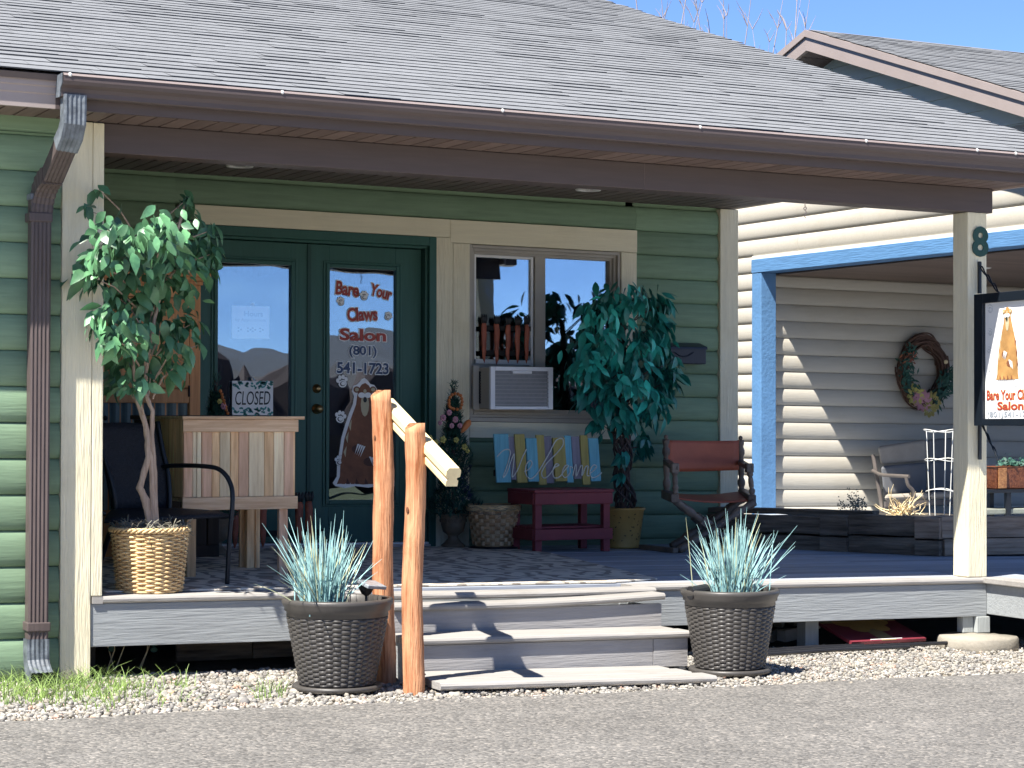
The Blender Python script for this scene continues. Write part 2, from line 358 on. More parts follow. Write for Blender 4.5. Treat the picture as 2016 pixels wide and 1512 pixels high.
def paw(mb, cx, cz, r, y, rot=0, hollow=True):
    for (dx, dz, a, b) in ((0,-.25,.62,.52),(-.62,.30,.25,.32),(-.24,.66,.25,.33),(.24,.66,.25,.33),(.62,.30,.25,.32)):
        c, s = math.cos(rot), math.sin(rot); x, z = cx+(dx*c-dz*s)*r, cz+(dx*s+dz*c)*r
        mb.poly(ellipse(x, z, a*r*1.2, b*r*1.2, 12, rot), y, 0, .0008)
        mb.poly(ellipse(x, z, a*r, b*r, 12, rot), y-.001, 1, .0008)
        if dz < 0 and hollow: mb.poly(ellipse(x, z, a*r*.66, b*r*.66, 12, rot), y-.002, 0, .0008); mb.poly(ellipse(x+.06*r, z+.04*r, a*r*.52, b*r*.52, 10, rot), y-.003, 1, .0008)
def bear(px, y):
    """standing bear logo; px maps drawing units (photo points) to (x,z)"""
    mb = MB(); S = lambda L: [px(*p) for p in L]
    out = [(708,752),(712,746),(718,744),(724,749),(729,756),(737,758),(742,766),(739,774),(739,784),(746,805),(757,830),(766,860),(772,900),(773,935),(779,955),(772,961),(750,957),(725,960),(700,957),(680,961),(660,957),(655,951),(663,938),(664,915),(668,890),(672,862),(680,835),(688,812),(695,795),(697,780),(693,770),(695,760),(703,757)]
    body = [(706,766),(712,757),(719,754),(726,759),(731,768),(734,785),(741,806),(751,832),(760,862),(766,900),(767,935),(771,952),(740,952),(715,954),(690,951),(663,953),(669,938),(670,915),(674,890),(678,864),(686,838),(694,815),(701,796),(703,780)]
    mb.poly(S(out), y, 0); mb.poly(S(body), y-.002, 1)
    E = lambda cx, cy, rx, ry, lay, mi, n=12: mb.poly([px(cx+rx*math.cos(2*math.pi*k/n), cy+ry*math.sin(2*math.pi*k/n)) for k in range(n)], y-.002*lay, mi)
    for ex in (702, 734): E(ex, 767, 6.5, 6.5, 2, 1); E(ex, 767, 3.8, 3.8, 3, 3)
    E(718, 797, 8, 23, 2, 3); E(711.5, 778, 7, 5.5, 3, 0); E(724, 778, 7, 5.5, 3, 0); E(718, 787, 3.6, 5.5, 4, 4); E(718, 770, 3, 4, 3, 3)
    for t, cx, cy, s in ((0,705,880,-1),(1,728,905,1)):
        E(cx, cy+4, 13, 9, 2, 2)
        for k in range(4): mb.poly(S([(cx-2+k*4, cy-6+k*1.5), (cx+2+k*4, cy-6+k*1.5), (cx+7*s+k*3.5, cy+14+k*2)]), y-.006, 0)
    for k in range(9): mb.poly(S([(672+k*9, 953), (680+k*9, 953), (674+k*9, 941)]), y-.004, 2 if k % 2 else 1)
    for (a, b) in ((690,838),(684,862),(680,890)): mb.poly(S([(a-4,b),(a+2,b-12),(a,b+10)]), y-.004, 3)
    for (a, b) in ((756,850),(762,880),(765,910)): mb.poly(S([(a+4,b),(a-3,b-12),(a-1,b+12)]), y-.004, 2)
    return mb
mm('bear_faded', (.42,.23,.08), .6, .3, 12, None, 0)
mm('lawn', (.05,.06,.03), .95, .4, 2, None, 0)
BEAR = ['plain_white','bear_brown','bear_dark','bear_tan','ink_dark']
# ================================================================== GROUND
def sheet(name, x0, x1, y0, y1, z, m, lab=None, n=1):
    mb = MB()
    for i in range(n):
        for j in range(n):
            a, b = x0+(x1-x0)*i/n, x0+(x1-x0)*(i+1)/n; c, d = y0+(y1-y0)*j/n, y0+(y1-y0)*(j+1)/n
            mb.add([(a,c,z),(b,c,z),(b,d,z),(a,d,z)], [(0,1,2,3)])
    return tag(mb.build(name, m, shear=True), lab, kind='structure')
GZ = -.405
sheet('ground', -900, 900, -900, 900, GZ-.03, K['soil'], 'bare soil around and under the buildings')
mb = MB()
xs = [-40,-12,-6,-3]+[-2.4+.3*i for i in range(30)]+[7,9,14,40]
edge = [-1.30+.025*math.sin(x*2.1)+.02*math.sin(x*5.3+1)+(.012*(x-1.5) if -3 < x < 7 else 0)+.012*RN.uniform(-1,1) for x in xs]
for i in range(len(xs)-1):
    mb.add([(xs[i],-4.6,GZ+.008),(xs[i+1],-4.6,GZ+.008),(xs[i+1],edge[i+1],GZ+.008),(xs[i],edge[i],GZ+.008),(xs[i],edge[i],GZ-.05),(xs[i+1],edge[i+1],GZ-.05)], [(0,1,2,3),(3,2,5,4)])
tag(mb.build('parking_lot', K['asphalt'], shear=True), 'grey aggregate asphalt running up to the gravel strip', kind='structure')
sheet('lawn', -80, 80, -70, -13, GZ+.006, K['lawn'], 'dull lawn added across the street to darken the pane reflections')  # added out of view so the lower panes mirror dark ground
sheet('street', -60, 60, -12.98, -4.55, GZ+.004, K['bounce_concrete'], 'pale concrete added out of view to bounce sunlight into the porch')  # added reflector ground, out of view, filling the porch with bounced sun
sheet('gravel_bed', -3.5, 9.5, -1.45, .25, GZ-.012, K['stone_light'], 'bed under the pale gravel strip')
# gravel stones
def ico():
    t = (1+5**.5)/2
    v = np.array([(-1,t,0),(1,t,0),(-1,-t,0),(1,-t,0),(0,-1,t),(0,1,t),(0,-1,-t),(0,1,-t),(t,0,-1),(t,0,1),(-t,0,-1),(-t,0,1)])/math.hypot(1,t)
    f = np.array([(0,11,5),(0,5,1),(0,1,7),(0,7,10),(0,10,11),(1,5,9),(5,11,4),(11,10,2),(10,7,6),(7,1,8),(3,9,4),(3,4,2),(3,2,6),(3,6,8),(3,8,9),(4,9,5),(2,4,11),(6,2,10),(8,6,7),(9,8,1)])
    return v, f
def stones(name, areas, m, label):
    rs = np.random.RandomState(4); bv, bf = ico(); V = []; Fc = []; o = 0
    for (x0, x1, y0, y1, n, r0, r1, dens) in areas:
        for _ in range(n):
            x, y = rs.uniform(x0, x1), rs.uniform(y0, y1)
            yb = -1.30+.012*(x-1.5)
            if y < yb-.02+.05*rs.rand() and not (y > yb-.02-abs(rs.normal(0,.05)) and rs.rand() < .35): continue
            if dens is not None and not dens(x, y, rs): continue
            r = rs.uniform(r0, r1); s = np.array([rs.uniform(.7,1.3), rs.uniform(.6,1.1), rs.uniform(.45,.85)])*r
            v = bv*(1+rs.uniform(-.22,.22,(12,1))); v = v*s; a = rs.uniform(0, 6.28); c, q = math.cos(a), math.sin(a)
            v = np.stack([v[:,0]*c-v[:,1]*q, v[:,0]*q+v[:,1]*c, v[:,2]], 1)+np.array([x, y, GZ+lift(x, y)+rs.uniform(-.012,.008)])
            V.append(v); Fc.append(bf+o); o += 12
    V = np.concatenate(V); Fc = np.concatenate(Fc)
    me = bpy.data.meshes.new(name); me.vertices.add(len(V)); me.vertices.foreach_set('co', V.ravel())
    me.loops.add(Fc.size); me.loops.foreach_set('vertex_index', Fc.ravel().astype(np.int32))
    me.polygons.add(len(Fc)); me.polygons.foreach_set('loop_start', np.arange(0, Fc.size, 3, dtype=np.int32)); me.polygons.foreach_set('loop_total', np.full(len(Fc), 3, dtype=np.int32))
    me.update(calc_edges=True); me.materials.append(m)
    o = bpy.data.objects.new(name, me); col.objects.link(o); return tag(o, label, kind='stuff')
def gravel_mat():
    m = mat('gravel', (.42,.39,.34), .85, .3, 3, None, .2, 60); N = m.node_tree.nodes; Lk = m.node_tree.links; tc = N['Texture Coordinate']
    v = N.new('ShaderNodeTexVoronoi'); v.inputs['Scale'].default_value = 32; Lk.new(tc.outputs['Object'], v.inputs['Vector'])
    s = N.new('ShaderNodeSeparateColor'); Lk.new(v.outputs['Color'], s.inputs[0]); rp = N.new('ShaderNodeValToRGB'); e = rp.color_ramp.elements
    e[0].color = (.20,.19,.18,1); e[1].position = 1; e[1].color = (.48,.30,.22,1)
    for p, c in ((.22,(.17,.16,.145)),(.48,(.31,.295,.265)),(.74,(.25,.22,.175)),(.93,(.42,.40,.365))):
        q = e.new(p); q.color = (*c, 1)
    Lk.new(s.outputs[0], rp.inputs['Fac']); Lk.new(rp.outputs['Color'], N['Principled BSDF'].inputs['Base Color']); return m
K['gravel'] = gravel_mat()
stones('gravel', [(-1.4,1.5,-1.46,.1,9500,.006,.018,lambda x,y,r: r.rand() < (.35 if x < -.1 and y > -.75 else 1)),
                  (1.2,6.6,-1.46,.25,21000,.005,.015,None), (6.6,9,-1.3,1.0,1800,.010,.02,None), (-1.2,1.4,-1.3,-.2,110,.02,.034,None)],
       K['gravel'], 'pale crushed gravel strip between asphalt and deck')
# grass tufts and weeds at the left corner
def blades(pts, hmin, hmax, wd, lean, seed, seg=3, mi=0):
    r = random.Random(seed); mb = MB()
    for (x, y, z) in pts:
        h = r.uniform(hmin, hmax); a = r.uniform(0, 6.28); b = r.uniform(0, 6.28); ln = r.uniform(.1, lean)*h
        dx, dy = math.cos(a), math.sin(a); wx, wy = math.cos(b)*wd/2, math.sin(b)*wd/2; vs = []; fs = []
        for i in range(seg+1):
            t = i/seg; cx, cy, cz = x+dx*ln*t*t, y+dy*ln*t*t, z+h*t*(1-.25*t*lean); k = 1-t*.85
            vs += [(cx-wx*k, cy-wy*k, cz), (cx+wx*k, cy+wy*k, cz)]
        for i in range(seg): fs.append((2*i, 2*i+1, 2*i+3, 2*i+2))
        mb.add(vs, fs, mi)
    return mb
pts = []
for _ in range(1500):
    x = RN.uniform(-1.1,.02); y = RN.uniform(-.85,-.03)
    if mnoise.noise(Vector((x*3, y*3, 1)))+.35+(-.2-x)*.5+(y+.5)*.5 > .15: pts.append((x, y, GZ-.01))
for (cx, cy, n, s) in ((.06,-.45,60,.07),(.28,-.40,34,.03),(.62,-.75,26,.05),(-.3,-1.0,60,.12),(.1,-.95,20,.05),(.50,-.95,18,.04)):
    pts += [(RN.gauss(cx,s), RN.gauss(cy,s), GZ-.01) for _ in range(n)]
tag(blades(pts, .04, .15, .006, 1.0, 3).build('grass', K['grass_green'], shear=True), 'green grass tufts growing at the foot of the downspout', kind='stuff')
# ground under the deck sits in its own shade; weeds
wd = thing('weed', 'dry leafy weed stalks standing in the dark under the left deck end', 'weed', (.22,.35,GZ))
mb = MB(); ml = MB()
for i in range(5):
    a = RN.uniform(0,6.28); p = (RN.uniform(-.12,.12), RN.uniform(-.1,.1), 0); q = (p[0]+.1*math.cos(a), p[1]+.05, RN.uniform(.14,.26)); mb.tube([p, ((p[0]+q[0])/2+.02,(p[1]+q[1])/2,q[2]*.6), q], .003, 5)
    for k in range(3): ml.ball((q[0]+RN.uniform(-.04,.04), q[1]-.02, q[2]-.03*k), .02, 6, 0, (1,.25,.7))
tag(mb.build('stem', K['dry_plant'], wd), kind='stuff'); tag(ml.build('leaf_cluster', K['foliage_dark'], wd), kind='stuff')
# ================================================================== GREEN BUILDING
B = thing('salon_building', 'green log-sided salon with covered porch, cream trim and grey shingle roof', 'building')
CH = .173
def log_profile(h=CH, b=.023):
    k = h/.173; return [(.02,.0),(.0,.001),(-b*.30,.006*k),(-b*.62,.018*k),(-b*.88,.040*k),(-b,.070*k),(-b*.98,.100*k),(-b*.80,.130*k),(-b*.50,.152*k),(-b*.18,.167*k),(.0,.172*k),(.02,.1725*k)]
def siding(parent, x0, x1, y, z, name='siding_board', m='green_siding', h=CH, cache={}, zc=None, b=.023):
    key = (round(x1-x0, 3), m, h, zc)
    if key not in cache:
        prof = log_profile(h, b)
        if zc: prof = [(p, min(q, zc)) for p, q in prof]
        mb = MB(); mb.prism(prof, 0, x1-x0)
        cache[key] = mb.mesh(name, K[m], True, True)
    return put(cache[key], name, parent, (x0, y, z), shear=True)
def wallbox(x0, x1, y0, y1, z0, z1, m, name='wall', parent=None):
    return MB().box(x0, x1, y0, y1, z0, z1).build(name, K[m], parent or B, shear=True)
# left front wall
ZL = -.371
for i in range(16):
    z = ZL+i*CH
    if z+CH < 2.24:
        if i % 5 == 2: siding(B, -2.2, -.62, .0, z); siding(B, -.617, -.208, .0, z)
        else: siding(B, -2.2, -.208, .0, z)
zt = ZL+int((2.24-ZL)/CH)*CH
siding(B, -2.2, -.208, .0, zt, zc=round(2.235-zt, 3))
MB().prism([(.02,2.237),(-.012,2.237),(-.022,2.25),(-.022,2.312),(.02,2.312)], -2.2, -.208).build('frieze_board', K['green_frieze'], B, shear=True)
wallbox(-2.2, -.21, .02, .12, GZ-.02, 2.5, 'green_frieze'); wallbox(-.056, -.02, .12, 3.5, GZ, 2.5, 'green_frieze')
wallbox(-2.2, -.25, .03, .1, GZ-.1, -.36, 'concrete', 'foundation')
MB().box(-.206,-.057,-.032,.12,-.398,2.305).build('corner_board', K['cream_trim'], B, bevel=.004, shear=True)
MB().box(-.055,.0,-.030,.12,.002,2.305).build('corner_board', K['cream_trim'], B, bevel=.004, shear=True)
# back wall (porch)
YW = 3.48; ZB = .04; CT = 2.49
def band(x0, x1, za, zb):
    i = 0
    while True:
        z = ZB+i*CH-.173; i += 1
        if z > zb-.01: break
        if z+CH < za+.01: continue
        top = min(CH, zb-z); cuts = [x0, x1]
        if x1-x0 > 1.2 and RN.random() < .45: cuts = [x0, round(x0+(x1-x0)*RN.uniform(.3,.7), 2), x1]
        for xa, xb in zip(cuts[:-1], cuts[1:]): siding(B, xa, xb-(.003 if xb < x1 else 0), YW, z, zc=None if top >= CH-.001 else round(top, 3))
band(0, 1.40, 0, 2.29); band(1.40, 4.865, 2.29, CT-.02); band(0, 1.40, 2.29, CT-.02)
band(3.53, 4.866, 0, .762); band(4.867, 5.565, 0, CT-.02)
wallbox(0, 1.45, YW+.02, YW+.12, GZ, 2.6, 'green_frieze'); wallbox(1.45, 4.86, YW+.02, YW+.12, 2.2, 2.6, 'green_frieze'); wallbox(3.3, 4.86, YW+.02, YW+.12, GZ, .8, 'green_frieze')
wallbox(4.80, 5.70, YW+.02, YW+.12, GZ, 2.6, 'green_frieze'); wallbox(3.27, 3.53, YW+.02, YW+.12, .8, 2.2, 'green_frieze'); wallbox(1.45, 3.3, YW+.02, YW+.3, GZ, -.0, 'green_frieze')
wallbox(5.575, 5.69, YW+.12, 8.0, GZ, 3.6, 'green_frieze')
MB().box(5.57,5.725,YW-.04,YW+.2,-.05,2.485).build('corner_board', K['cream_trim'], B, bevel=.004, shear=True)
# gable end above the porch's right side
MB().add([(5.58,.16,2.50),(5.58,8,2.50),(5.58,8,4.95),(5.58,.16,2.56),(5.60,.16,2.50),(5.60,8,2.50),(5.60,8,4.95),(5.60,.16,2.56)], [(0,3,2,1),(4,5,6,7),(0,1,5,4),(2,3,7,6),(1,2,6,5),(3,0,4,7)]).build('gable_wall', K['green_frieze'], B, shear=True)
# trims round door and window
def trim(x0, x1, z0, z1, m='cream_trim', y=3.445, name='trim_board', t=.0):
    return MB().box(x0, x1, y-t, 3.50, z0, z1).build(name, K[m], B, bevel=.003, shear=True)
trim(1.42, 3.376, 2.160, 2.287, 'cream_trim_h', t=.003); trim(3.378, 4.868, 2.125, 2.287, 'cream_trim_h', t=.002)
trim(1.40, 1.498, .0, 2.158); trim(3.275, 3.400, .0, 2.158); trim(3.402, 3.530, .0, 2.123)
trim(4.738, 4.866, .755, 2.123); trim(3.532, 4.736, .762, .873, 'cream_trim_h')
# ---- French doors: frame, two leaves
fr = MB()
for (a, b, z0, z1) in ((1.50,1.553,.0,2.157),(3.219,3.273,.0,2.157),(1.553,3.219,2.093,2.157)):
    fr.box(a, b, 3.438, 3.62, z0, z1)
for (a, b, z0, z1) in ((1.553,1.572,.02,2.075),(3.200,3.219,.02,2.075),(1.553,3.219,2.075,2.093)):
    fr.box(a, b, 3.47, 3.62, z0, z1)
dfr = fr.build('door_frame', K['door_green'], B, bevel=.004, shear=True)
MB().box(1.553, 3.219, 3.40, 3.62, -.002, .022).build('threshold', K['lip_metal'], dfr, bevel=.004, shear=True)
MB().box(1.553, 3.219, 3.44, 3.60, .022, .034).build('weather_strip', K['white_vinyl'], dfr, shear=True)
def door(x0, x1, gx0, gx1, gz0, gz1, y=3.535):
    mb = MB(); z0, z1 = .036, 2.071; t = .045
    mb.box(x0, gx0, y, y+t, z0, z1).box(gx1, x1, y, y+t, z0, z1).box(gx0, gx1, y, y+t, z0, gz0).box(gx0, gx1, y, y+t, gz1, z1)
    d = mb.build('door', K['door_green'], B, bevel=.003, shear=True)
    for off, wdt, yy in ((.045,.016,.010),(.026,.026,.016)):      # raised lite frame
        m2 = MB(); a, b, c, e = gx0-off, gx1+off, gz0-off, gz1+off
        m2.box(a, a+wdt, y-yy, y, c, e).box(b-wdt, b, y-yy, y, c, e).box(a+wdt, b-wdt, y-yy, y, c, c+wdt).box(a+wdt, b-wdt, y-yy, y, e-wdt, e)
        m2.build('glass_moulding', K['door_green'], d, bevel=.004, shear=True)
    MB().box(gx0, gx1, y+.012, y+.018, gz0, gz1).build('pane', K['glass'], d, shear=True)
    return d
dL = door(1.575, 2.362, 1.715, 2.232, .322, 1.918); dR = door(2.366, 3.197, 2.512, 3.003, .322, 1.918)
MB().box(2.350, 2.378, 3.525, 3.535, .036, 2.071).build('astragal', K['door_green_edge'], dL, bevel=.003, shear=True)
for z, r, nm in ((.945,.030,'knob'),(1.084,.026,'deadbolt')):
    kn = MB().lathe([(.0001,-.002),(r+.006,0),(r+.004,.008),(.012,.012),(.011,.03)]+([(r*.8,.036),(r,.052),(r*.8,.066),(.0001,.07)] if z < 1 else [(r*.8,.032),(r*.6,.038),(.0001,.04)]), 18)
    kn.v = [(2.424+a, 3.535-c, z+b) for a, b, c in kn.v]
    kn.build(nm, K['brass'], dR, smooth=True, shear=True)
# dark room behind the panes
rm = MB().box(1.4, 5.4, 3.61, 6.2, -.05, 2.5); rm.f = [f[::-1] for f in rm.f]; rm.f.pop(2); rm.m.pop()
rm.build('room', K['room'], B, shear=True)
MB().box(1.9, 2.6, 5.0, 5.6, 0, .8).box(3.8, 4.9, 4.9, 5.5, 0, 1.1).build('furniture', K['dark_wood'], B, shear=True)
# valance behind the tops of the panes
val = MB()
for (a, b, z) in ((1.70,2.25,1.86),(2.49,3.02,1.84)):
    n = 14
    for i in range(n):
        xa, xb = a+(b-a)*i/n, a+(b-a)*(i+1)/n; f = lambda x: z+.03*math.cos((x-a)/(b-a)*6.3)
        val.add([(xa,3.58+.008*(i%2),f(xa)),(xb,3.58+.008*((i+1)%2),f(xb)),(xb,3.58,1.95),(xa,3.58,1.95)], [(0,1,2,3)])
val.build('valance', K['dark'], B, shear=True)
# lettering and logo on the right pane
YD = 3.545
lettering('Bare', .172, .095, 2.650, 1.775, YD, dR, K['ink_red'], K['plain_white'], -.10, .035, .085, lie=True)
lettering('Your', .165, .085, 2.900, 1.765, YD, dR, K['ink_red'], K['plain_white'], -.22, .035, .085, lie=True)
lettering('Claws', .225, .095, 2.760, 1.605, YD, dR, K['ink_red'], K['plain_white'], .06, .035, .085, lie=True)
lettering('Salon', .345, .085, 2.765, 1.462, YD, dR, K['ink_red'], K['plain_white'], 0, .035, .08, lie=True)
lettering('(801)', .205, .085, 2.765, 1.345, YD, dR, K['ink_blue'], K['plain_white'], 0, .03, .085, lie=True)
lettering('541-1723', .385, .080, 2.765, 1.232, YD, dR, K['ink_blue'], K['plain_white'], 0, .03, .085, lie=True)
for (a, b, s, rr) in ((717,583,.036,0),(671,594,.034,.3),(764,623,.033,-.5),(674,752,.050,.2),(670,822,.048,-.2),(668,908,.04,0)):
    p = at(a, b, Y=YD); mb = MB(); paw(mb, p.x, p.z, s, YD, rr); mb.build('paw_print', [K['ink_dark'], K['plain_white']], dR, shear=True)
bear(lambda a, b: (at(a, b, Y=YD).x, at(a, b, Y=YD).z), YD).build('bear_logo', [K[k] for k in BEAR], dR, shear=True)
# ---- window
wn = MB()
X0, X1, Z0, Z1 = 3.532, 4.736, .875, 2.121
for o, y in ((0,3.455),(.022,3.480),(.040,3.505)):
    a, b, c, e = X0+o, X1-o, Z0+o+(.03 if o else 0), Z1-o; t = .022
    wn.box(a, a+t, y, 3.60, c, e).box(b-t, b, y, 3.60, c, e).box(a+t, b-t, y, 3.60, c, c+t).box(a+t, b-t, y, 3.60, e-t, e)
wn.box(X0+.023, X1-.023, 3.470, 3.60, .906, .9265).box(X0+.041, X1-.041, 3.50, 3.60, .927, .944).box(X0, X1, 3.440, 3.60, .876, .905).box(4.066, 4.150, 3.500, 3.60, .945, 2.062)
win = wn.build('window', K['window_tan'], B, bevel=.003, shear=True)
sh = MB()
for (a, b, c, e) in ((3.590,3.607,1.315,2.058),(4.038,4.058,1.275,2.058),(3.607,4.038,2.040,2.058),(3.607,4.038,1.285,1.318)):
    sh.box(a, b, 3.508, 3.545, c, e)
sh.build('sash', K['white_vinyl'], win, bevel=.003, shear=True)
MB().box(3.600, 4.045, 3.530, 3.536, 1.31, 2.050).build('pane', K['glass_window'], win, shear=True)
MB().box(4.150, 4.680, 3.540, 3.546, .955, 2.060).build('pane', K['glass_window'], win, shear=True)
MB().box(3.600, 4.066, 3.53, 3.55, .94, 1.285).build('filler_panel', K['ac_tan'], win, shear=True)
# ---- porch ceiling, soffit, beam
mb = MB().box(.0, .089, 0, 3.31, 0, .012); me = mb.mesh('ceiling_board', K['ceiling_brown'], False, True)
cl = MB().box(-.02, 5.70, .14, 3.5, CT+.016, CT+.03).build('ceiling', K['dark'], B, shear=True)
for i in range(57): put(me, 'ceiling_board', cl, (-.01+i*.1, .16, CT), shear=True)
sf = MB().box(-2.2, 5.41, -.40, .02, 2.326, 2.338).build('soffit', K['dark'], B, shear=True)
me = MB().box(0, .093, 0, .39, 0, .012).mesh('soffit_board', K['soffit_brown'], False, True)
for i in range(75): put(me, 'soffit_board', sf, (-2.2+i*.1035, -.398, 2.311), shear=True) if -2.2+i*.1035 < 5.37 else None
MB().box(5.40, 5.418, -.42, .2, 2.30, 2.42).build('soffit_trim', K['lip_metal'], B, shear=True)
MB().box(.003, 5.39, .0, .16, 2.166, 2.311).box(.003, 5.39, .03, .16, 2.311, 2.53).build('beam', K['brown_metal'], B, bevel=.004, shear=True)
MB().box(3.02, 3.024, -.002, .12, 2.164, 2.312).build('beam_seam', K['brown_fascia'], B, shear=True)
for (a, b) in [tuple(at(px_, py_, Z=CT))[:2] for px_, py_ in ((472,326),(1158,373))]:
    q = MB().lathe([(.0001,.004),(.055,.003),(.06,-.006),(.085,-.008),(.09,0)], 24); q.build('ceiling_light', K['light_trim'], B, (a, b, CT-.001), smooth=True, shear=True)
# fascia, gutter
MB().prism([(-.40,2.302),(-.424,2.302),(-.424,2.365),(-.430,2.37),(-.430,2.40),(-.437,2.405),(-.437,2.447),(-.40,2.452)], -2.2, -.336).build('fascia', K['taupe_fascia'], B, shear=True)  # left stretch in paler taupe: the sun on it is put into the colour
MB().prism([(-.40,2.302),(-.424,2.302),(-.424,2.452),(-.40,2.452)], -.335, 5.41).build('fascia', K['brown_metal'], B, shear=True)  # same fascia in dark brown, the gutter's shade put into the colour
gp = [(-.428,2.452),(-.428,2.352),(-.505,2.347),(-.512,2.352),(-.513,2.372),(-.522,2.388),(-.545,2.402),(-.553,2.418),(-.553,2.442),(-.556,2.450),(-.546,2.453),(-.543,2.447),(-.545,2.42),(-.50,2.385),(-.50,2.356),(-.44,2.360),(-.436,2.452)]
gt = MB().prism(gp, -.335, 5.80); gut = gt.build('gutter', K['brown_metal'], B, shear=True)
MB().prism([(-.5575,2.4425),(-.5575,2.452),(-.544,2.4545),(-.544,2.4525)], -.33, 5.80).build('gutter_lip', K['lip_metal'], gut, shear=True)
for x in (-.20,.83,2.0,3.15,4.2,4.95,5.22):
    MB().ball((0,0,0), .010, 8).build('rivet', K['plain_white'], gut, (x-.1, -.552, 2.447), smooth=True, shear=True)
MB().add([(-.337,y,z) for y,z in gp[:11]]+[(-.331,y,z) for y,z in gp[:11]], [tuple(range(10,-1,-1)), tuple(range(11,22))]+[(i,(i+1)%11,(i+1)%11+11,i+11) for i in range(11)]).build('gutter_end_cap', K['pipe_flaked'], gut, shear=True)
# ---- downspout: corrugated rectangular pipe
def corr(wd, dp, n=5, d=.005):
    P = []
    for i in range(n*2+1): P.append((-wd/2+wd*i/(2*n), -dp/2-(d if i % 2 else 0)))
    for i in range(3): P.append((wd/2, -dp/2+dp*(i+.5)/3))
    for i in range(n*2+1): P.append((wd/2-wd*i/(2*n), dp/2+(d if i % 2 else 0)))
    for i in range(3): P.append((-wd/2, dp/2-dp*(i+.5)/3))
    return P
def frames(pts):
    out = []; pts = [Vector(p) for p in pts]
    for i, p in enumerate(pts):
        d = (pts[min(i+1,len(pts)-1)]-pts[max(i-1,0)]).normalized(); a = Vector((1,0,0)); a = (a-d*a.dot(d)).normalized(); out.append((p, a, a.cross(d)))
    return out
def pipe(pts, name, m, wd=.096, dp=.070, par=B, n=5, d=.005):
    q = MB(); q.sweep(corr(wd, dp, n, d), frames(pts), True); return q.build(name, K[m], par, shear=True)
ds = pipe([(-.325,-.075,1.93),(-.330,-.075,-.20)], 'downspout', 'pipe_brown')
pipe([(-.268,-.49,2.36),(-.268,-.49,2.30),(-.268,-.485,2.235),(-.272,-.455,2.185),(-.282,-.40,2.135)], 'downspout_elbow', 'pipe_flaked', .104, .078, ds)
pipe([(-.282,-.40,2.14),(-.300,-.22,2.01)], 'downspout_offset', 'pipe_brown', .094, .070, ds)
pe = []; 
for i in range(13):
    t = i/12; pe.append((-.300-.022*t, -.22+.145*math.sin(t*1.57), 2.01-.145*t*t-.02*t))
q = MB(); frs = frames(pe); frs = [(p, a*(1.04 if i % 2 else .98), b*(1.06 if i % 2 else .98)) for i, (p, a, b) in enumerate(frs)]
q.sweep(corr(.10,.075,5,.004), frs, True); q.build('downspout_elbow', K['pipe_brown'], ds, shear=True)
for z in (1.80, -.155): MB().box(-.385,-.272,-.121,-.02,z,z+.045).build('pipe_strap', K['pipe_brown'], ds, bevel=.006, shear=True)
MB().box(-.380,-.274,-.117,-.035,1.905,1.935).build('pipe_collar', K['pipe_flaked'], ds, bevel=.004, shear=True)
pe = [(-.331,-.075,-.19),(-.331,-.075,-.255),(-.330,-.080,-.30),(-.329,-.10,-.335),(-.328,-.14,-.365),(-.327,-.175,-.380)]
q = MB(); q.sweep([p for p in corr(.106,.082,5,.004)], frames(pe), True, cap=False); q.sweep([(a*.9, b*.88) for a, b in corr(.106,.082,5,.004)], frames(pe), True, cap=False)
q.build('downspout_outlet', K['pipe_flaked'], ds, shear=True)
# ---- porch post right
MB().box(5.207,5.345,.0,.145,.002,2.164).build('porch_post', K['cream_trim'], B, bevel=.005, shear=True)
# ---- roof and shingles
PIT = .318; EY, EZ = -.47, 2.468
roof = MB().add([(-2.4,EY+.01,EZ-.012),(5.84,EY+.01,EZ-.012),(5.84,9,EZ-.012+PIT*(9-EY-.01)),(-2.4,9,EZ-.012+PIT*(9-EY-.01)),
    (-2.4,EY+.02,EZ-.04),(5.84,EY+.02,EZ-.04),(5.84,9,EZ-.05+PIT*(9-EY)),(-2.4,9,EZ-.05+PIT*(9-EY))], [(0,1,2,3),(7,6,5,4),(1,0,4,5),(2,1,5,6),(3,2,6,7),(0,3,7,4)]).build('roof', K['brown_metal'], B, shear=True)
def shingle_mb(wd, th, ex=.135, mb=None, o=(0,0,0), sl=PIT, ax=(1,0), th2=None):
    """one shingle, butt edge at the origin, lying up the slope (y,z)"""
    mb = mb or MB(); n = math.hypot(1, sl); cy, cz = 1/n, sl/n; T = th+.002
    def P(x, s, h): return (o[0]+x, o[1]+s*cy-h*cz, o[2]+s*cz+h*cy)
    return mb.add([P(0,0,0),P(wd,0,0),P(wd,ex,0),P(0,ex,0),P(0,0,T),P(wd,0,T),P(wd,ex+.012,.001),P(0,ex+.012,.001)], [(4,5,6,7)], 0).add([P(0,0,0),P(wd,0,0),P(wd,ex,0),P(0,ex,0),P(0,0,T),P(wd,0,T),P(wd,ex+.012,.001),P(0,ex+.012,.001)], [(0,4,7,3),(1,2,6,5)], 1).add(
        [P(0,0,0),P(wd,0,0),P(wd,0,T),P(0,0,T)], [(0,1,2,3)], 1)
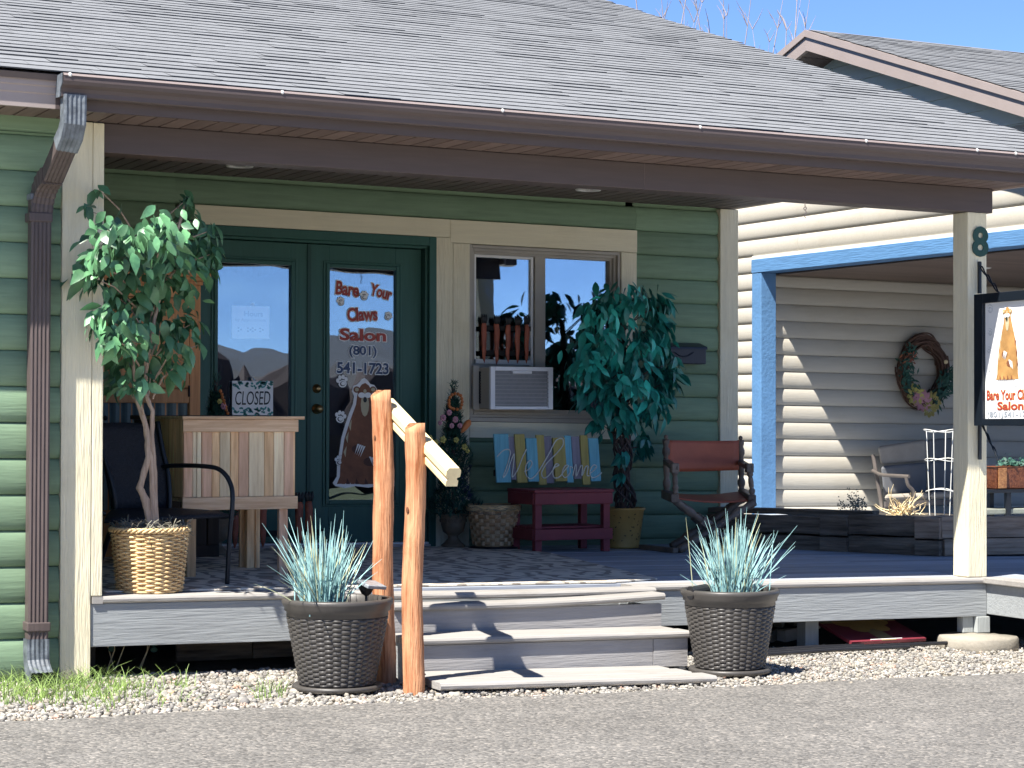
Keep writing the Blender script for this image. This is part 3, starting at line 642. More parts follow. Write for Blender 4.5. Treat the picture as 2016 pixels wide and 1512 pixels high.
def shingle_roof(parent, x0, x1, y0, z0, sl, slope_len, nparts, ex=.127, seed=5, edge_ragged=True, wmin=.26, wmax=.44):
    r = random.Random(seed); n = math.hypot(1, sl); cache = {}; stuff = MB(); cnt = 0; rows = int(slope_len/ex)
    for k in range(rows):
        s = k*ex; x = x0-r.uniform(0, .03); xe = x1+(r.uniform(-.02,.05) if edge_ragged else 0)
        while x < xe:
            wd = r.choice((.26,.30,.34,.38,.44)) if x > x0+.01 else r.choice((.14,.20,.26,.34)); th = r.choice((.003,.004,.005,.004,.007)); g = .002
            if x+wd > xe: wd = round(xe-x, 3)
            if wd < .03: break
            o = (x, y0+s/n, z0+s*sl/n)
            vis = x+wd > -1.35
            if cnt < nparts and vis and wd in (.26,.30,.34,.38,.44):
                key = (wd, th)
                if key not in cache: cache[key] = shingle_mb(wd-g, th, ex).mesh('shingle', [K['shingle'], K['shingle_edge']], False, True)
                put(cache[key], 'shingle', parent, o, shear=True); cnt += 1
            else: shingle_mb(wd-g, th, ex, stuff, o, sl)
            x += wd
    tag(stuff.build('shingle_field', [K['shingle'], K['shingle_edge']], parent, shear=True), kind='stuff')
shingle_roof(roof, -2.4, 5.85, EY, EZ, PIT, 9.4, 290)
# hidden far side closes the roof
yr = 9.0; zr = EZ+PIT*(9-EY)
MB().add([(-2.4,yr,zr-.02),(5.84,yr,zr-.02),(5.84,2*yr,EZ),(-2.4,2*yr,EZ)], [(0,1,2,3)]).build('roof_rear', K['shingle'], B, shear=True)
wallbox(-2.2, 5.5, 8.0, 8.1, GZ, 4.9, 'green_frieze')
# ================================================================== DECK
D = thing('porch_deck', 'blue-grey board deck on short posts with grey painted rim boards', 'deck')
y = .10; me = None
bw = .138
mb = MB().box(0, 5.33, 0, bw, -.034, 0); me = mb.mesh('deck_board', K['deck_grey'], False, True)
mc = MB().box(0, 3.9, 0, bw, -.034, 0).mesh('deck_board', K['deck_grey'], False, True)
for i in range(24): put(me, 'deck_board', D, (0, y+i*.1425, -.0008*(i % 3)), bevel=.004, shear=True)
for i in range(-13, 24): put(mc, 'deck_board', D, (5.336, y+i*.1425, -.001), bevel=.004, shear=True)
def nose(x0, x1, y0=-.036, y1=.095):
    P = [(y1,-.034),(y0+.008,-.034),(y0,-.026),(y0-.002,-.015),(y0+.004,-.004),(y0+.014,0),(y1,0)]
    return MB().prism(P, x0, x1).build('nosing_board', K['nose_grey'], D, shear=True)
nose(.002, 1.37); nose(2.93, 5.33)
MB().box(-.05,.002,-.036,.0,-.034,-.001).build('nosing_board', K['nose_grey'], D, shear=True)
MB().box(-.055,1.372,-.022,.018,-.245,-.036).build('rim_board', K['rim_grey'], D, bevel=.003, shear=True)
MB().box(2.86,5.325,-.022,.018,-.228,-.036).build('rim_board', K['rim_grey'], D, bevel=.003, shear=True)
MB().box(1.372,2.86,-.01,.018,-.24,-.036).build('rim_board', K['rim_grey'], D, shear=True)
# right deck reaches forward past the corner
MB().box(5.327,5.365,-1.80,.02,-.215,-.036).build('rim_board', K['rim_grey'], D, bevel=.003, shear=True)
MB().box(5.29,5.44,-1.82,-.012,-.033,.003).build('nosing_board', K['nose_grey'], D, bevel=.006, shear=True)
MB().box(5.33,9.2,-1.80,-1.76,-.215,-.036).build('rim_board', K['rim_grey'], D, shear=True)
MB().box(5.17,5.245,.0,.06,GZ+.08,-.229).build('deck_post', K['post_grey'], D, bevel=.004, shear=True)
MB().box(5.25,5.345,-.03,.10,GZ+.08,-.229).build('deck_post', K['post_grey'], D, bevel=.004, shear=True)
pr_ = MB().lathe([(.0001,0),(.225,0),(.235,.02),(.232,.075),(.222,.088),(.0001,.092)], 28); pr_.jitter(.010, 9)
pr_.build('concrete_footing', K['concrete'], D, (5.20,-.10,GZ-.012), smooth=True, bevel=0, shear=True)
for x in (1.3,2.9,4.2,6.6,8.0): MB().box(x,x+.09,.2,.29,GZ,-.04).build('deck_post', K['post_grey'], D, shear=True)
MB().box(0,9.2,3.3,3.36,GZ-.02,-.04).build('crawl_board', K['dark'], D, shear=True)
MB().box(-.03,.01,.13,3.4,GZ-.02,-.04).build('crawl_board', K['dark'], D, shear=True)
# ================================================================== STEPS
St = thing('wooden_steps', 'three grey painted wooden steps up to the deck, top board warped', 'steps', (2.0,-.6,GZ))
def W(p): return (p[0]-2.0, p[1]+.6, p[2]-GZ+lift(p[0], p[1])-lift(2.0, -.6))
def warp_board(x0, x1, yf, yb, zfun, name='tread', th=.034, n=16, skew=0, m='nose_grey'):
    mb = MB(); path = []
    for i in range(n+1):
        x = x0+(x1-x0)*i/n; path.append((W((x, 0, zfun(x))), (0,1,0), (0,0,1)))
    d = .6
    P = [(yb+d,-th),(yf+d+.008,-th),(yf+d,-th+.008),(yf+d-.002,-.014),(yf+d+.004,-.004),(yf+d+.014,0),(yb+d,0)]
    path = [((p[0], 0, p[2]), a, b) for p, a, b in path]
    return mb.sweep(P, path).build(name, K[m], St)
l1, r1 = at(832,1190,Y=-.36), at(1310,1168,Y=-.36)
l2, r2_ = at(832,1258,Y=-.66), at(1362,1243,Y=-.66)
l3, r3 = at(868,1347,Y=-1.12), at(1412,1332,Y=-1.12)
def lin(a, b):
    return lambda x: a.z+(b.z-a.z)*(x-a.x)/(b.x-a.x)
f1 = lin(l1, r1); f2 = lin(l2, r2_); f3 = lin(l3, r3)
wv = lambda x: .012*math.sin((x-l1.x)/(r1.x-l1.x)*3.1)*-1
warp_board(1.40, r1.x, -.36, -.215, lambda x: f1(x)+wv(x))
warp_board(1.40, r1.x+.03, -.208, -.066, lambda x: -.002+wv(x)*.3)
warp_board(1.36, r2_.x, -.66, -.515, f2); warp_board(1.36, r2_.x-.02, -.508, -.365, f2)
warp_board(l3.x, r3.x, -1.12, -.97, f3); warp_board(1.33, r3.x-.05, -.962, -.80, lambda x: f3(x)+.004); warp_board(1.35, r3.x-.08, -.79, -.66, lambda x: f3(x)+.004)
def riser(x0, x1, y, z0f, z1f, name='riser'):
    mb = MB()
    a = [W((x0,y,z0f(x0))), W((x1,y,z0f(x1))), W((x1,y,z1f(x1))), W((x0,y,z1f(x0)))]
    return mb.add(a+[(p[0],p[1]+.03,p[2]) for p in a], [(0,1,2,3),(7,6,5,4),(1,0,4,5),(2,1,5,6),(3,2,6,7),(0,3,7,4)]).build(name, K['step_grey'], St)
riser(1.40, r1.x-.01, -.335, lambda x: f2(x)-.002, lambda x: min(f1(x)+wv(x)-.036, -.075))
xs_ = r2_.x-.215
riser(1.37, xs_-.002, -.635, lambda x: f3(x)-.002, lambda x: f2(x)-.036); riser(xs_+.002, r2_.x-.012, -.637, lambda x: f3(x)-.002, lambda x: f2(x)-.036)
for x, y0, y1, zt_ in ((1.372,-.32,-.03,-.05),(1.372,-.63,-.32,-.19),(r1.x-.05,-.32,-.03,-.09),(r2_.x-.05,-.62,-.32,-.22)):
    MB().box(*(lambda a: (a[0]-2, a[0]-2+.036, y0+.6, y1+.6, 0, zt_-GZ+lift(x,y0)-lift(2,-.6)))((x,))).build('stringer', K['rim_grey'], St, bevel=.003)
for x in (l3.x+.10, 1.75, 2.25): MB().box(x-2,x-2+.13,-.44,-.35,0,f3(x)-.036-GZ-.004).build('sleeper', K['post_grey'], St)
# handrail
Hr = thing('stair_handrail', 'peeled log handrail posts with pale rail descending beside the steps', 'handrail', (1.21,-.85,GZ))
def logpost(x, y, ztop, r, name, tilt=(0,0), cut=True):
    mb = MB(); n = 22; H = ztop-GZ+lift(x,y)-lift(1.21,-.85); L = 26; vs = []; fs = []
    for i in range(L+1):
        t = i/L; z = -.03+(H+.03)*t; cx = x-1.21+tilt[0]*t+.006*math.sin(t*9+x); cy = y+.85+tilt[1]*t
        for k in range(n):
            a = 2*math.pi*k/n; rr = r*(1+.05*math.sin(a*3+t*5+y*9)+.03*mnoise.noise(Vector((math.cos(a)*2, math.sin(a)*2, t*7+y*5)))*1.6-.06*t)
            zz = z
            if cut and i == L: zz = z-max(0, -(math.cos(a)*.8+.1))*r*.9
            vs.append((cx+rr*math.cos(a), cy+rr*math.sin(a), zz))
    for i in range(L):
        for k in range(n): k2 = (k+1) % n; fs.append((i*n+k, i*n+k2, (i+1)*n+k2, (i+1)*n+k))
    fs.append(tuple(L*n+k for k in range(n)))
    mb.add(vs, fs); mb.jitter(.0035, 16)
    o = mb.build(name, K['log_post'], Hr, smooth=True)
    for k in range(3):
        a = RN.uniform(3.4, 5.9); z = H*RN.uniform(.1,.95); t = z/H; c = (x-1.21+tilt[0]*t+r*.93*math.cos(a), y+.85+r*.93*math.sin(a), z)
        MB().ball((0,0,0), .009*RN.uniform(.6,1.1), 10, 0, (1,.22,1.7)).build('knot', K['knot'], o, c, (0,0,a+1.57), smooth=True)
    return o
tR = at(752,768,Y=-.60); bR = at(757,1352,Y=-.60); tF = at(818,833,Y=-1.0); bF = at(812,1365,Y=-1.0)
logpost(bR.x, -.60, tR.z, .052, 'log_post', (tR.x-bR.x, 0)); logpost(bF.x, -1.0, tF.z, .051, 'log_post', (tF.x-bF.x, 0))
rx = 1.305
a = at(768,806,X=rx); b = at(892,938,X=rx); print('RAIL', a, b)
a = a+(a-b)*.05
def rl(p): return (p[0]-1.21, p[1]+.85, p[2]-GZ+lift(p[0],p[1])-lift(1.21,-.85))
dv = Vector(rl(b))-Vector(rl(a)); dv.normalize(); sd_ = Vector((1,0,0)); upv = sd_.cross(dv); upv = upv if upv.z > 0 else -upv
PR = [(-.030,-.05),(.030,-.05),(.030,-.022),(.022,-.016),(.022,-.008),(.036,-.002),(.036,.028),(.026,.042),(-.026,.042),(-.036,.028),(-.036,-.002),(-.022,-.008),(-.022,-.016),(-.030,-.022)]
q = MB().sweep(PR, [(rl(a), sd_, upv), (rl(b), sd_, upv)], True); q.build('rail', K['pale_rail'], Hr, bevel=.003)
# ================================================================== CREAM NEIGHBOUR
XN = 9.0
Nb = thing('cottage', 'cream log-sided neighbouring cottage with blue painted porch frame and gable roof', 'building')
PY0, PY1 = 3.0, 8.31                                    # porch opening along its left side
NF = -.02
def nsiding_side(y0, y1, z, zc=None, cache={}, m='cream_siding'):
    key = (round(y1-y0, 3), zc, m)
    if key not in cache:
        prof = [(p, min(q, zc) if zc else q) for p, q in log_profile(.172, .024)]
        mb = MB(); mb.sweep(prof, [((0,0,0),(1,0,0),(0,0,1)), ((0,y1-y0,0),(1,0,0),(0,0,1))]); cache[key] = mb.mesh('siding_board', K[m], True, True)
    return put(cache[key], 'siding_board', Nb, (XN, y0, z), shear=True)
z = 2.943-.172*18
for i in range(30):
    zz = z+.172*i
    if zz < 2.58: nsiding_side(8.49, 12, zz)
    elif zz < 3.3:
        c = PY0-.1+(1.2, 4.75, 3.1)[i % 3]; nsiding_side(PY0-.1, c-.003, zz); nsiding_side(c, 12, zz)
MB().box(XN-.028, XN+.02, PY0-.1, 8.488, 2.5685, 2.602).build('flashing', K['white_vinyl'], Nb, shear=True)
# lap siding in the gable, above the log courses
GA = Vector((6.85, 4.62))
for i in range(9):
    za = 3.295+.172*i; zb = za+.170
    half = lambda zz: max(0.0, (4.50-zz)/.318)
    a0, a1 = GA.x-half(za), GA.x+half(za); b0, b1 = GA.x-half(zb), GA.x+half(zb)
    if a1-a0 < .05: break
    MB().add([(XN-.018,a0,za),(XN-.018,a1,za),(XN-.002,b1,zb),(XN-.002,b0,zb),(XN+.02,a0,za),(XN+.02,a1,za),(XN+.02,b1,zb),(XN+.02,b0,zb)],
        [(1,0,3,2),(0,1,5,4),(2,3,7,6),(4,5,6,7),(3,0,4,7),(1,2,6,5)]).build('gable_board', K['sage_siding'], Nb, shear=True)
wallbox(XN+.02, XN+.14, 8.49, 12, -.4, 2.6, 'cream_siding', 'wall', Nb)
wallbox(XN+.02, XN+.14, PY0-.1, 12, 2.585, 3.3, 'cream_siding', 'wall', Nb)
wallbox(XN+.02, 16, 8.44, 8.56, -.4, 2.6, 'cream_siding', 'wall', Nb)
# recess wall (faces the camera)
for i in range(16):
    zz = 2.292-.172*(i-1) if False else 2.292+.172-.172*i
    if zz < -.25: break
    top = min(.172, 2.41-zz)
    if top > .02: siding(Nb, XN+.17, 14.5, 8.40, zz, 'siding_board', 'cream_siding', .172, zc=None if top > .171 else round(top,3))
# blue frame
MB().box(XN-.03, XN+.15, 8.31, 8.488, -.4, 2.427).build('porch_post', K['blue_paint'], Nb, bevel=.006, shear=True)
MB().box(XN-.035, XN+.16, 2.95, 8.492, 2.428, 2.568).build('porch_beam', K['blue_paint_y'], Nb, bevel=.006, shear=True)
MB().box(XN-.03, XN+.15, 2.95, 3.12, -.4, 2.427).build('porch_post', K['blue_paint'], Nb, bevel=.006, shear=True)
MB().box(XN+.161, 15, 2.95, 3.13, 2.428, 2.568).build('porch_beam', K['blue_paint'], Nb, bevel=.006, shear=True)
nc = MB().box(XN+.16, 14.5, 3.13, 8.44, 2.428, 2.44).build('porch_ceiling', K['dark'], Nb, shear=True)
me = MB().box(0, 5.3, 0, .145, 0, .012).mesh('ceiling_board', mat('ceiling_warm', (.16,.115,.09), .55, .15, 3, 0, .08, 30, obrand=.12), False, True)
for i in range(35): put(me, 'ceiling_board', nc, (XN+.165, 3.15+i*.15, 2.412), shear=True)
for x, yy in ((10.15, 6.3),(12.2, 6.2)): MB().lathe([(.0001,.004),(.08,.002),(.10,-.006),(.115,0)], 22).build('ceiling_light', K['light_trim'], Nb, (x, yy, 2.411), smooth=True, shear=True)
MB().box(XN-.05, 14.5, 2.9, 8.4, -.09, NF).build('porch_floor', K['deck_grey'], Nb, shear=True)
# roof: ridge along x, gable facing the salon
RY, RZ = 6.893, 4.655; XR = 8.6
def nroof(sgn, L, nm='roof'):
    n = math.hypot(1, .318); y2 = RY-sgn*L; z2 = RZ-.318*L
    vs = [(XR,RY,RZ-.02),(18,RY,RZ-.02),(18,y2,z2-.02),(XR,y2,z2-.02)]; vs += [(x,y,z-.05) for x,y,z in vs]
    fs = [(0,1,2,3),(7,6,5,4),(1,0,4,5),(2,1,5,6),(3,2,6,7),(0,3,7,4)]
    if sgn > 0: fs = [f[::-1] for f in fs]
    return MB().add(vs, fs).build(nm, K['brown_metal'], Nb, shear=True)
rf = nroof(1, 4.5); nroof(-1, 5.0, 'roof_rear')
shingle_roof(rf, XR, 14.5, RY-4.5, RZ-.318*4.5-.012, .318, 4.5*math.hypot(1,.318), 0, seed=9, edge_ragged=True)
def rake(sgn, L):
    y2 = RY-sgn*L
    for (dz0, dz1, x0, x1) in ((-.02,-.085,XR-.035,XR+.01),(-.087,-.215,XR-.016,XR+.02)):
        t, b = dz0, dz1
        vs = [(x0,RY,RZ+t),(x0,y2,RZ+t-.318*L),(x0,y2,RZ+b-.318*L),(x0,RY,RZ+b)]; vs += [(x1,y,z) for _,y,z in vs]
        MB().add(vs, [(0,1,2,3),(7,6,5,4),(1,0,4,5),(2,1,5,6),(3,2,6,7),(0,3,7,4)] if sgn > 0 else [(3,2,1,0),(4,5,6,7),(5,4,0,1),(6,5,1,2),(7,6,2,3),(4,7,3,0)]).build('rake_board', K['taupe_fascia'], Nb, shear=True)
    # soffit boards under the overhang
    for k in range(int(L/.16)):
        a, b = k*.16, k*.16+.15
        f = lambda s, h: (RY-sgn*s, RZ-.318*s+h)
        (ya, za), (yb, zb) = f(a, -.20), f(b, -.20)
        vs = [(XR+.02,ya,za),(XN+.0,ya,za),(XN+.0,yb,zb),(XR+.02,yb,zb)]; vs += [(x,y,z+.012) for x,y,z in vs]
        MB().add(vs, [(0,1,2,3),(7,6,5,4),(0,1,5,4),(1,2,6,5),(2,3,7,6),(3,0,4,7)]).build('soffit_board', K['ceiling_brown'], Nb, shear=True)
rake(1, 4.5); rake(-1, 3.2)
wallbox(XN+.1, 16, 8.6, 12, -.4, 2.6, 'cream_siding', 'wall', Nb)
# ================================================================== BARE TREES BEHIND
def bare_tree(x, y, H, n, seed, label, lean=0, group='bare trees beyond the roof'):
    r = random.Random(seed); t = thing('bare_tree', label, 'tree', (x, y, GZ), group=group)
    tr = MB(); tr.tube([(0,0,-.2),(.05,0,H*.3),(.02+lean*.3,.05,H*.6)], [.10,.07,.045], 7); tr.build('trunk', K['tree_bark'], t)
    for k in range(n):
        b = MB(); a = r.uniform(0, 6.28); s = r.uniform(.25,.58)*H; L = r.uniform(.35,.5)*H
        dx = math.cos(a)*.16+lean*.1; dy = math.sin(a)*.16
        p = [(0.02,0,s)]; 
        for i in range(1, 6): q = p[-1]; p.append((q[0]+dx*L/5*(1+r.uniform(-.5,.5)), q[1]+dy*L/5, q[2]+L/5*r.uniform(.8,1.1)))
        b.tube(p, [.035,.028,.02,.014,.009,.004], 5)
        for i in range(1, 6):
            for _ in range(2):
                a2 = r.uniform(0, 6.28); l2 = r.uniform(.15,.5); q = Vector(p[i])
                e = q+Vector((math.cos(a2)*l2*.55, math.sin(a2)*l2*.55, l2)); b.tube([q, (q+e)/2+Vector((.02,0,.01)), e], [.010,.007,.003], 4)
                if r.random() < .6:
                    e2 = (q+e)/2+Vector((r.uniform(-.12,.12), 0, r.uniform(.08,.2))); b.tube([(q+e)/2, e2], [.005,.0025], 4)
        b.build('branch', K['tree_bark'], t)
for i, (px, H, n, lb) in enumerate(((1290,10.3,10,'thin bare tree showing above the roof slope, leftmost of the row'),(1345,10.6,10,'bare tree with upright twigs showing above the roof edge, second from left'),(1425,10.4,16,'dense pale bare tree in the middle of the row above the roof'),(1478,9.9,8,'sparse bare tree just left of the neighbouring gable peak'),(1530,10.4,9,'tall single-stemmed bare tree beside the neighbouring gable peak'))):
    p = at(px, 100, Y=26); bare_tree(p.x, p.y, H, n, 20+i, lb)
for i, (x, y, H) in enumerate(((17.5,-30,5.5),(10,-31,4.6))): bare_tree(x, y, H, 12, 40+i, ('taller','shorter')[i]+' bare tree across the street before the brown house', group='bare trees across the street')
# ================================================================== ACROSS THE STREET (seen in the panes)
mb = MB(); n = 160; 
for k in range(n):
    a0, a1 = -math.pi*1.02+math.pi*1.04*k/n, -math.pi*1.02+math.pi*1.04*(k+1)/n; Rr = 700
    h = lambda a: 21+6*math.sin(a*5+1)+4*math.sin(a*13)+2.5*math.sin(a*31)+1.2*math.sin(a*67)
    p = lambda a, d, z: (d*math.cos(a), d*math.sin(a), z)
    mb.add([p(a0,Rr-250,-2),p(a1,Rr-250,-2),p(a1,Rr,h(a1)),p(a0,Rr,h(a0)),p(a1,Rr+250,-2),p(a0,Rr+250,-2)], [(0,1,2,3),(3,2,4,5)])
tag(mb.build('hills', K['hill'], smooth=True), 'brown foothills beyond the far side of the street', kind='structure')
def far_house(x, y, wd, dp, h, label, rz=0):
    t = thing('house', label, 'house', (x, y, GZ-.7), rz)
    MB().box(-wd/2, wd/2, -dp/2, dp/2, 0, h).build('wall', K['house_wall'], t)
    rh = 1.25; MB().prism([(-dp/2-.5,h-.1),(dp/2+.5,h-.1),(0,h+rh)], -wd/2-.5, wd/2+.5).build('roof', K['house_roof'], t)
    for i in range(4):
        a = -wd/2+wd*(i+.5)/4; f = MB().box(a-.6, a+.6, dp/2-.02, dp/2+.05, 1.0, 2.2).build('window', K['white_vinyl'], t); MB().box(a-.52, a+.52, dp/2+.03, dp/2+.06, 1.08, 2.12).build('pane', K['house_glass'], f)
far_house(15, -36, 17, 9, 2.2, 'brown house with grey roof across the street, opposite the salon door', rad(-8))
far_house(34, -37, 12, 9, 2.2, 'brown house with grey roof across the street, further right', rad(-14))

t = thing('hedge', 'long dark hedge added across the street to darken the pane reflections', 'hedge', (16, -21, GZ), rad(-4))  # added, out of view: cuts bright ground out of the pane reflections
mb = MB(); r = random.Random(77)
for k in range(60):
    x = -24+.85*k; h_ = 2.5+r.uniform(-.1,.12)+(.5 if k % 17 == 3 else 0)
    mb.ball((x, r.uniform(-.2,.2), h_*.5), .62, 9, 0, (1.15,.9,h_*.5/.62))
tag(mb.jitter(.12, 3).build('foliage', K['house_wall'], t), kind='stuff')
# ================================================================== RUG
rg = MB().add([(.05,.14,.004),(2.9,.10,.004),(3.25,.26,.004),(3.70,2.55,.004),(3.55,3.30,.004),(.05,3.30,.004)], [(0,1,2,3,4,5)])
rg.add([(.05,.14,.012),(2.9,.10,.012),(3.25,.26,.012),(3.70,2.55,.012),(3.55,3.30,.012),(.05,3.30,.012)], [(0,1,2,3,4,5)]).add([(.05,.14,.004),(2.9,.10,.004),(3.25,.26,.004),(3.70,2.55,.004),(.05,.14,.012),(2.9,.10,.012),(3.25,.26,.012),(3.70,2.55,.012)], [(0,1,5,4),(1,2,6,5),(2,3,7,6)])
tag(rg.build('rug', K['rug'], shear=True), 'grey rug with dark scrolling pattern lying on the deck before the doors', 'rug')
# ================================================================== PLANTERS
def planter(cx, cy, label, seed, gx=-.03, z0=GZ+.012, R0=.258, R1=.176, H=.43):
    t = thing('planter_pot', label, 'planter', (cx, cy, z0), group='brown basket-weave planters by the steps')
    MB().lathe([(.0001,0),(.205,0),(.215,.012),(.208,.026),(.18,.022),(.0001,.02)], 40).build('saucer', K['resin'], t, smooth=True)
    bz = H-.085; rad_at = lambda z: R1+(R0-.02-R1)*(z-.02)/(bz-.02)
    MB().lathe([(.0001,.022),(R1-.006,.022),(rad_at(bz)-.006,bz),(rad_at(bz)+.004,bz+.004),(rad_at(bz)+.002,bz+.022),(rad_at(bz)+.012,bz+.028),(R0-.006,bz+.045),(R0+.004,H-.024),(R0+.006,H-.010),(R0,H-.002),(R0-.014,H),(R0-.022,H-.006),(R0-.026,H-.05),(R0-.05,.25)], 56).build('pot', K['resin'], t, smooth=True)
    mb = MB(); NC, NR = 34, 14                            # woven pillows
    for j in range(NC):
        a0, a1 = 2*math.pi*j/NC, 2*math.pi*(j+1)/NC
        for i in range(NR+1):
            hz = (bz-.03)/NR; zz = .026+hz*(i-(.5 if j % 2 else 0)); zb, zt_ = max(.024, zz), min(bz, zz+hz)
            if zt_-zb < .004: continue
            vs = []
            for v in (0,.22,.5,.78,1):
                for u in (0,.25,.5,.75,1):
                    a = a0+(a1-a0)*(u*1.10-.05); q = zb+(zt_-zb)*v
                    rr = rad_at(q)-.003+.0085*math.sin(math.pi*u)**.5*math.sin(math.pi*min(1,max(0,v)))**.6
                    vs.append((rr*math.cos(a), rr*math.sin(a), q))
            mb.add(vs, [(r_*5+c, r_*5+c+1, (r_+1)*5+c+1, (r_+1)*5+c) for r_ in range(4) for c in range(4)])
    tag(mb.build('weave', K['resin'], t, smooth=True), kind='stuff')
    MB().lathe([(.0001,H-.07),(R0-.03,H-.075)], 24).build('soil', K['soil'], t)
    r = random.Random(seed); gr = MB()
    for k in range(330):
        a = r.uniform(0, 6.28); rr = abs(r.gauss(0,.055)); x, y = rr*math.cos(a)+gx, rr*math.sin(a)-.03
        L = r.uniform(.16,.40) if k > 22 else r.uniform(.40,.50); sp = min(1.25, abs(r.gauss(.0,.24))+(.5*r.random() if k % 9 == 0 else 0))
        b = a+r.gauss(0,.5); dx, dy = math.cos(b)*math.sin(sp), math.sin(b)*math.sin(sp); dz = math.cos(sp); dr = r.uniform(.0,.45)
        wv_ = r.uniform(.0022,.0038); pts = []
        for i in range(5):
            s = i/4; pts.append(Vector((x+dx*L*s*(1+.3*s), y+dy*L*s*(1+.3*s), H-.07+L*dz*s-dr*L*s*s*.5*abs(math.sin(sp)))))
        gr.tube(pts, [wv_, wv_*1.05, wv_*.95, wv_*.75, .0006], 3, 0 if r.random() > .12 else 1, cap=False)
    tag(gr.build('fescue', [K['fescue'], K['fescue_tip']], t), kind='stuff')
    return t
pL = at(664,1300,Y=-.80); pR = at(1437,1300,Y=-.78)
planter(pL.x, -.80, 'brown basket-weave planter with blue fescue left of the handrail posts', 5, -.085)
planter(pR.x, -.78, 'brown basket-weave planter with blue fescue right of the wooden steps', 8, .0, R0=.251)
s = thing('solar_light', 'small square solar light leaning in the left planter', 'light', (pL.x+.13, -.84, GZ+.40))
MB().box(-.055,.055,-.05,.05,.10,.118).build('solar_panel', K['solar'], s, rot=(rad(14),rad(6),rad(15)), bevel=.004)
MB().lathe([(.006,.05),(.022,.06),(.036,.085),(.04,.10)], 16).build('lamp_body', K['black_plastic'], s, smooth=True)
MB().tube([(0,0,-.06),(0,0,.05)], .007, 8).build('stake', K['black_plastic'], s)
s = thing('solar_light', 'black tipped-over solar light resting on the rim of the right planter', 'light', (pR.x-.19, -.80, GZ+.425))
MB().tube([(-.055,0,0),(.05,.02,.012)], .032, 14).build('lamp_body', K['black_plastic'], s, bevel=.003)
MB().tube([(-.060,0,0),(-.055,0,0)], .036, 14).build('solar_panel', K['black_plastic'], s)
MB().tube([(.05,.02,.0),(.15,.05,-.02)], .006, 6).build('stake', K['black_plastic'], s)
# ================================================================== WICKER BASKET + FICUS (left)
bx, by = .30, .19
t = thing('wicker_basket', 'round tan wicker basket on the deck edge holding the leafy tree', 'basket', (bx, by, 0))
H = .325; rb = lambda z: .158+(.190-.158)*z/H
mb = MB(); n = 24
MB().lathe([(.0001,.004),(.150,.004),(.182,H-.01),(.172,H-.012),(.145,.012),(.0001,.012)], 24).build('liner', K['wicker_dark'], t)
for k in range(n):
    a = 2*math.pi*k/n; mb.tube([((rb(z)-.001)*math.cos(a), (rb(z)-.001)*math.sin(a), z) for z in (.0,.1,.2,H)], .0045, 5)
tag(mb.build('stake', K['wicker_dark'], t), kind='stuff')
mb = MB(); rows = 27
for i in range(rows):
    z = .008+(H-.03)*i/rows; par = (i//2) % 2 if False else i % 2; pts = []
    for k in range(n*4+1):
        a = 2*math.pi*k/(n*4); ph = math.cos(a*n/2+math.pi*par)
        pts.append(((rb(z)+.0065*ph)*math.cos(a), (rb(z)+.0065*ph)*math.sin(a), z+.0015*math.sin(a*5+i)))
    mb.tube(pts, .0058, 5, cap=False)
tag(mb.build('weave', K['wicker'], t, smooth=True), kind='stuff')
mb = MB()
for q in range(3):
    pts = [((rb(H)+.004+.008*math.cos(a*14+q*2.1))*math.cos(a), (rb(H)+.004+.008*math.cos(a*14+q*2.1))*math.sin(a), H-.012+.009*math.sin(a*14+q*2.1)) for a in [2*math.pi*k/112 for k in range(113)]]
    mb.tube(pts, .0062, 5, cap=False)
mb.build('rim', K['wicker'], t, smooth=True)
mb = MB(); r = random.Random(3)
for k in range(420):
    a = r.uniform(0,6.28); q = .175*math.sqrt(r.random()); p = Vector((q*math.cos(a), q*math.sin(a), H-.02+r.uniform(-.01,.02))); d = Vector((r.gauss(0,1), r.gauss(0,1), r.gauss(.1,.5))).normalized()*.035
    mb.tube([p, p+d+Vector((0,0,.008)), p+d*1.8], .0022, 3, cap=False)
tag(mb.build('moss', K['moss'], t), kind='stuff')
# leaf shapes
def leaf_mesh(L, Wd, m, droop=.25, fold=.18, name='leaf'):
    mb = MB(); prof = ((0,.04),(.18,.62),(.42,1.0),(.68,.72),(.88,.3),(1,.02)); vs = []; fs = []
    for t_, wv_ in prof:
        z = -droop*L*t_*t_; vs += [(-Wd/2*wv_, L*t_, z+fold*Wd*wv_*.5), (0, L*t_, z), (Wd/2*wv_, L*t_, z+fold*Wd*wv_*.5)]
    for i in range(len(prof)-1):
        for k in (0,1): fs.append((3*i+k, 3*i+k+1, 3*i+k+4, 3*i+k+3))
    return mb.add(vs, fs).mesh(name, m, True)
def grow_leaves(t, spots, meshes, seed, nparts, hang=.75, name='leaf'):
    r = random.Random(seed); stuff = MB(); order = sorted(spots, key=lambda p: p[1]); cnt = 0
    for (x, y, z, cx, cy) in order:
        me = r.choice(meshes); a = math.atan2(y-cy, x-cx)+r.gauss(0,.9); pitch = -abs(r.gauss(hang,.38)); s = r.uniform(.75,1.2)
        e = Euler((pitch, r.gauss(0,.5), a-math.pi/2), 'XYZ')
        if cnt < nparts:
            o = bpy.data.objects.new(name, me); col.objects.link(o); o.parent = t; o.location = (x, y, z); o.rotation_euler = e; o.scale = (s,)*3; cnt += 1
        else:
            M = Matrix.Translation((x,y,z)) @ e.to_matrix().to_4x4() @ Matrix.Scale(s, 4)
            stuff.add([M @ v.co for v in me.vertices], [tuple(p.vertices) for p in me.polygons])
    if stuff.v: tag(stuff.build('inner_leaves', meshes[0].materials[0], t, smooth=True), kind='stuff')
t = thing('leafy_tree', 'artificial ficus tree with pale stems standing in the wicker basket', 'tree', (bx, by, .28))
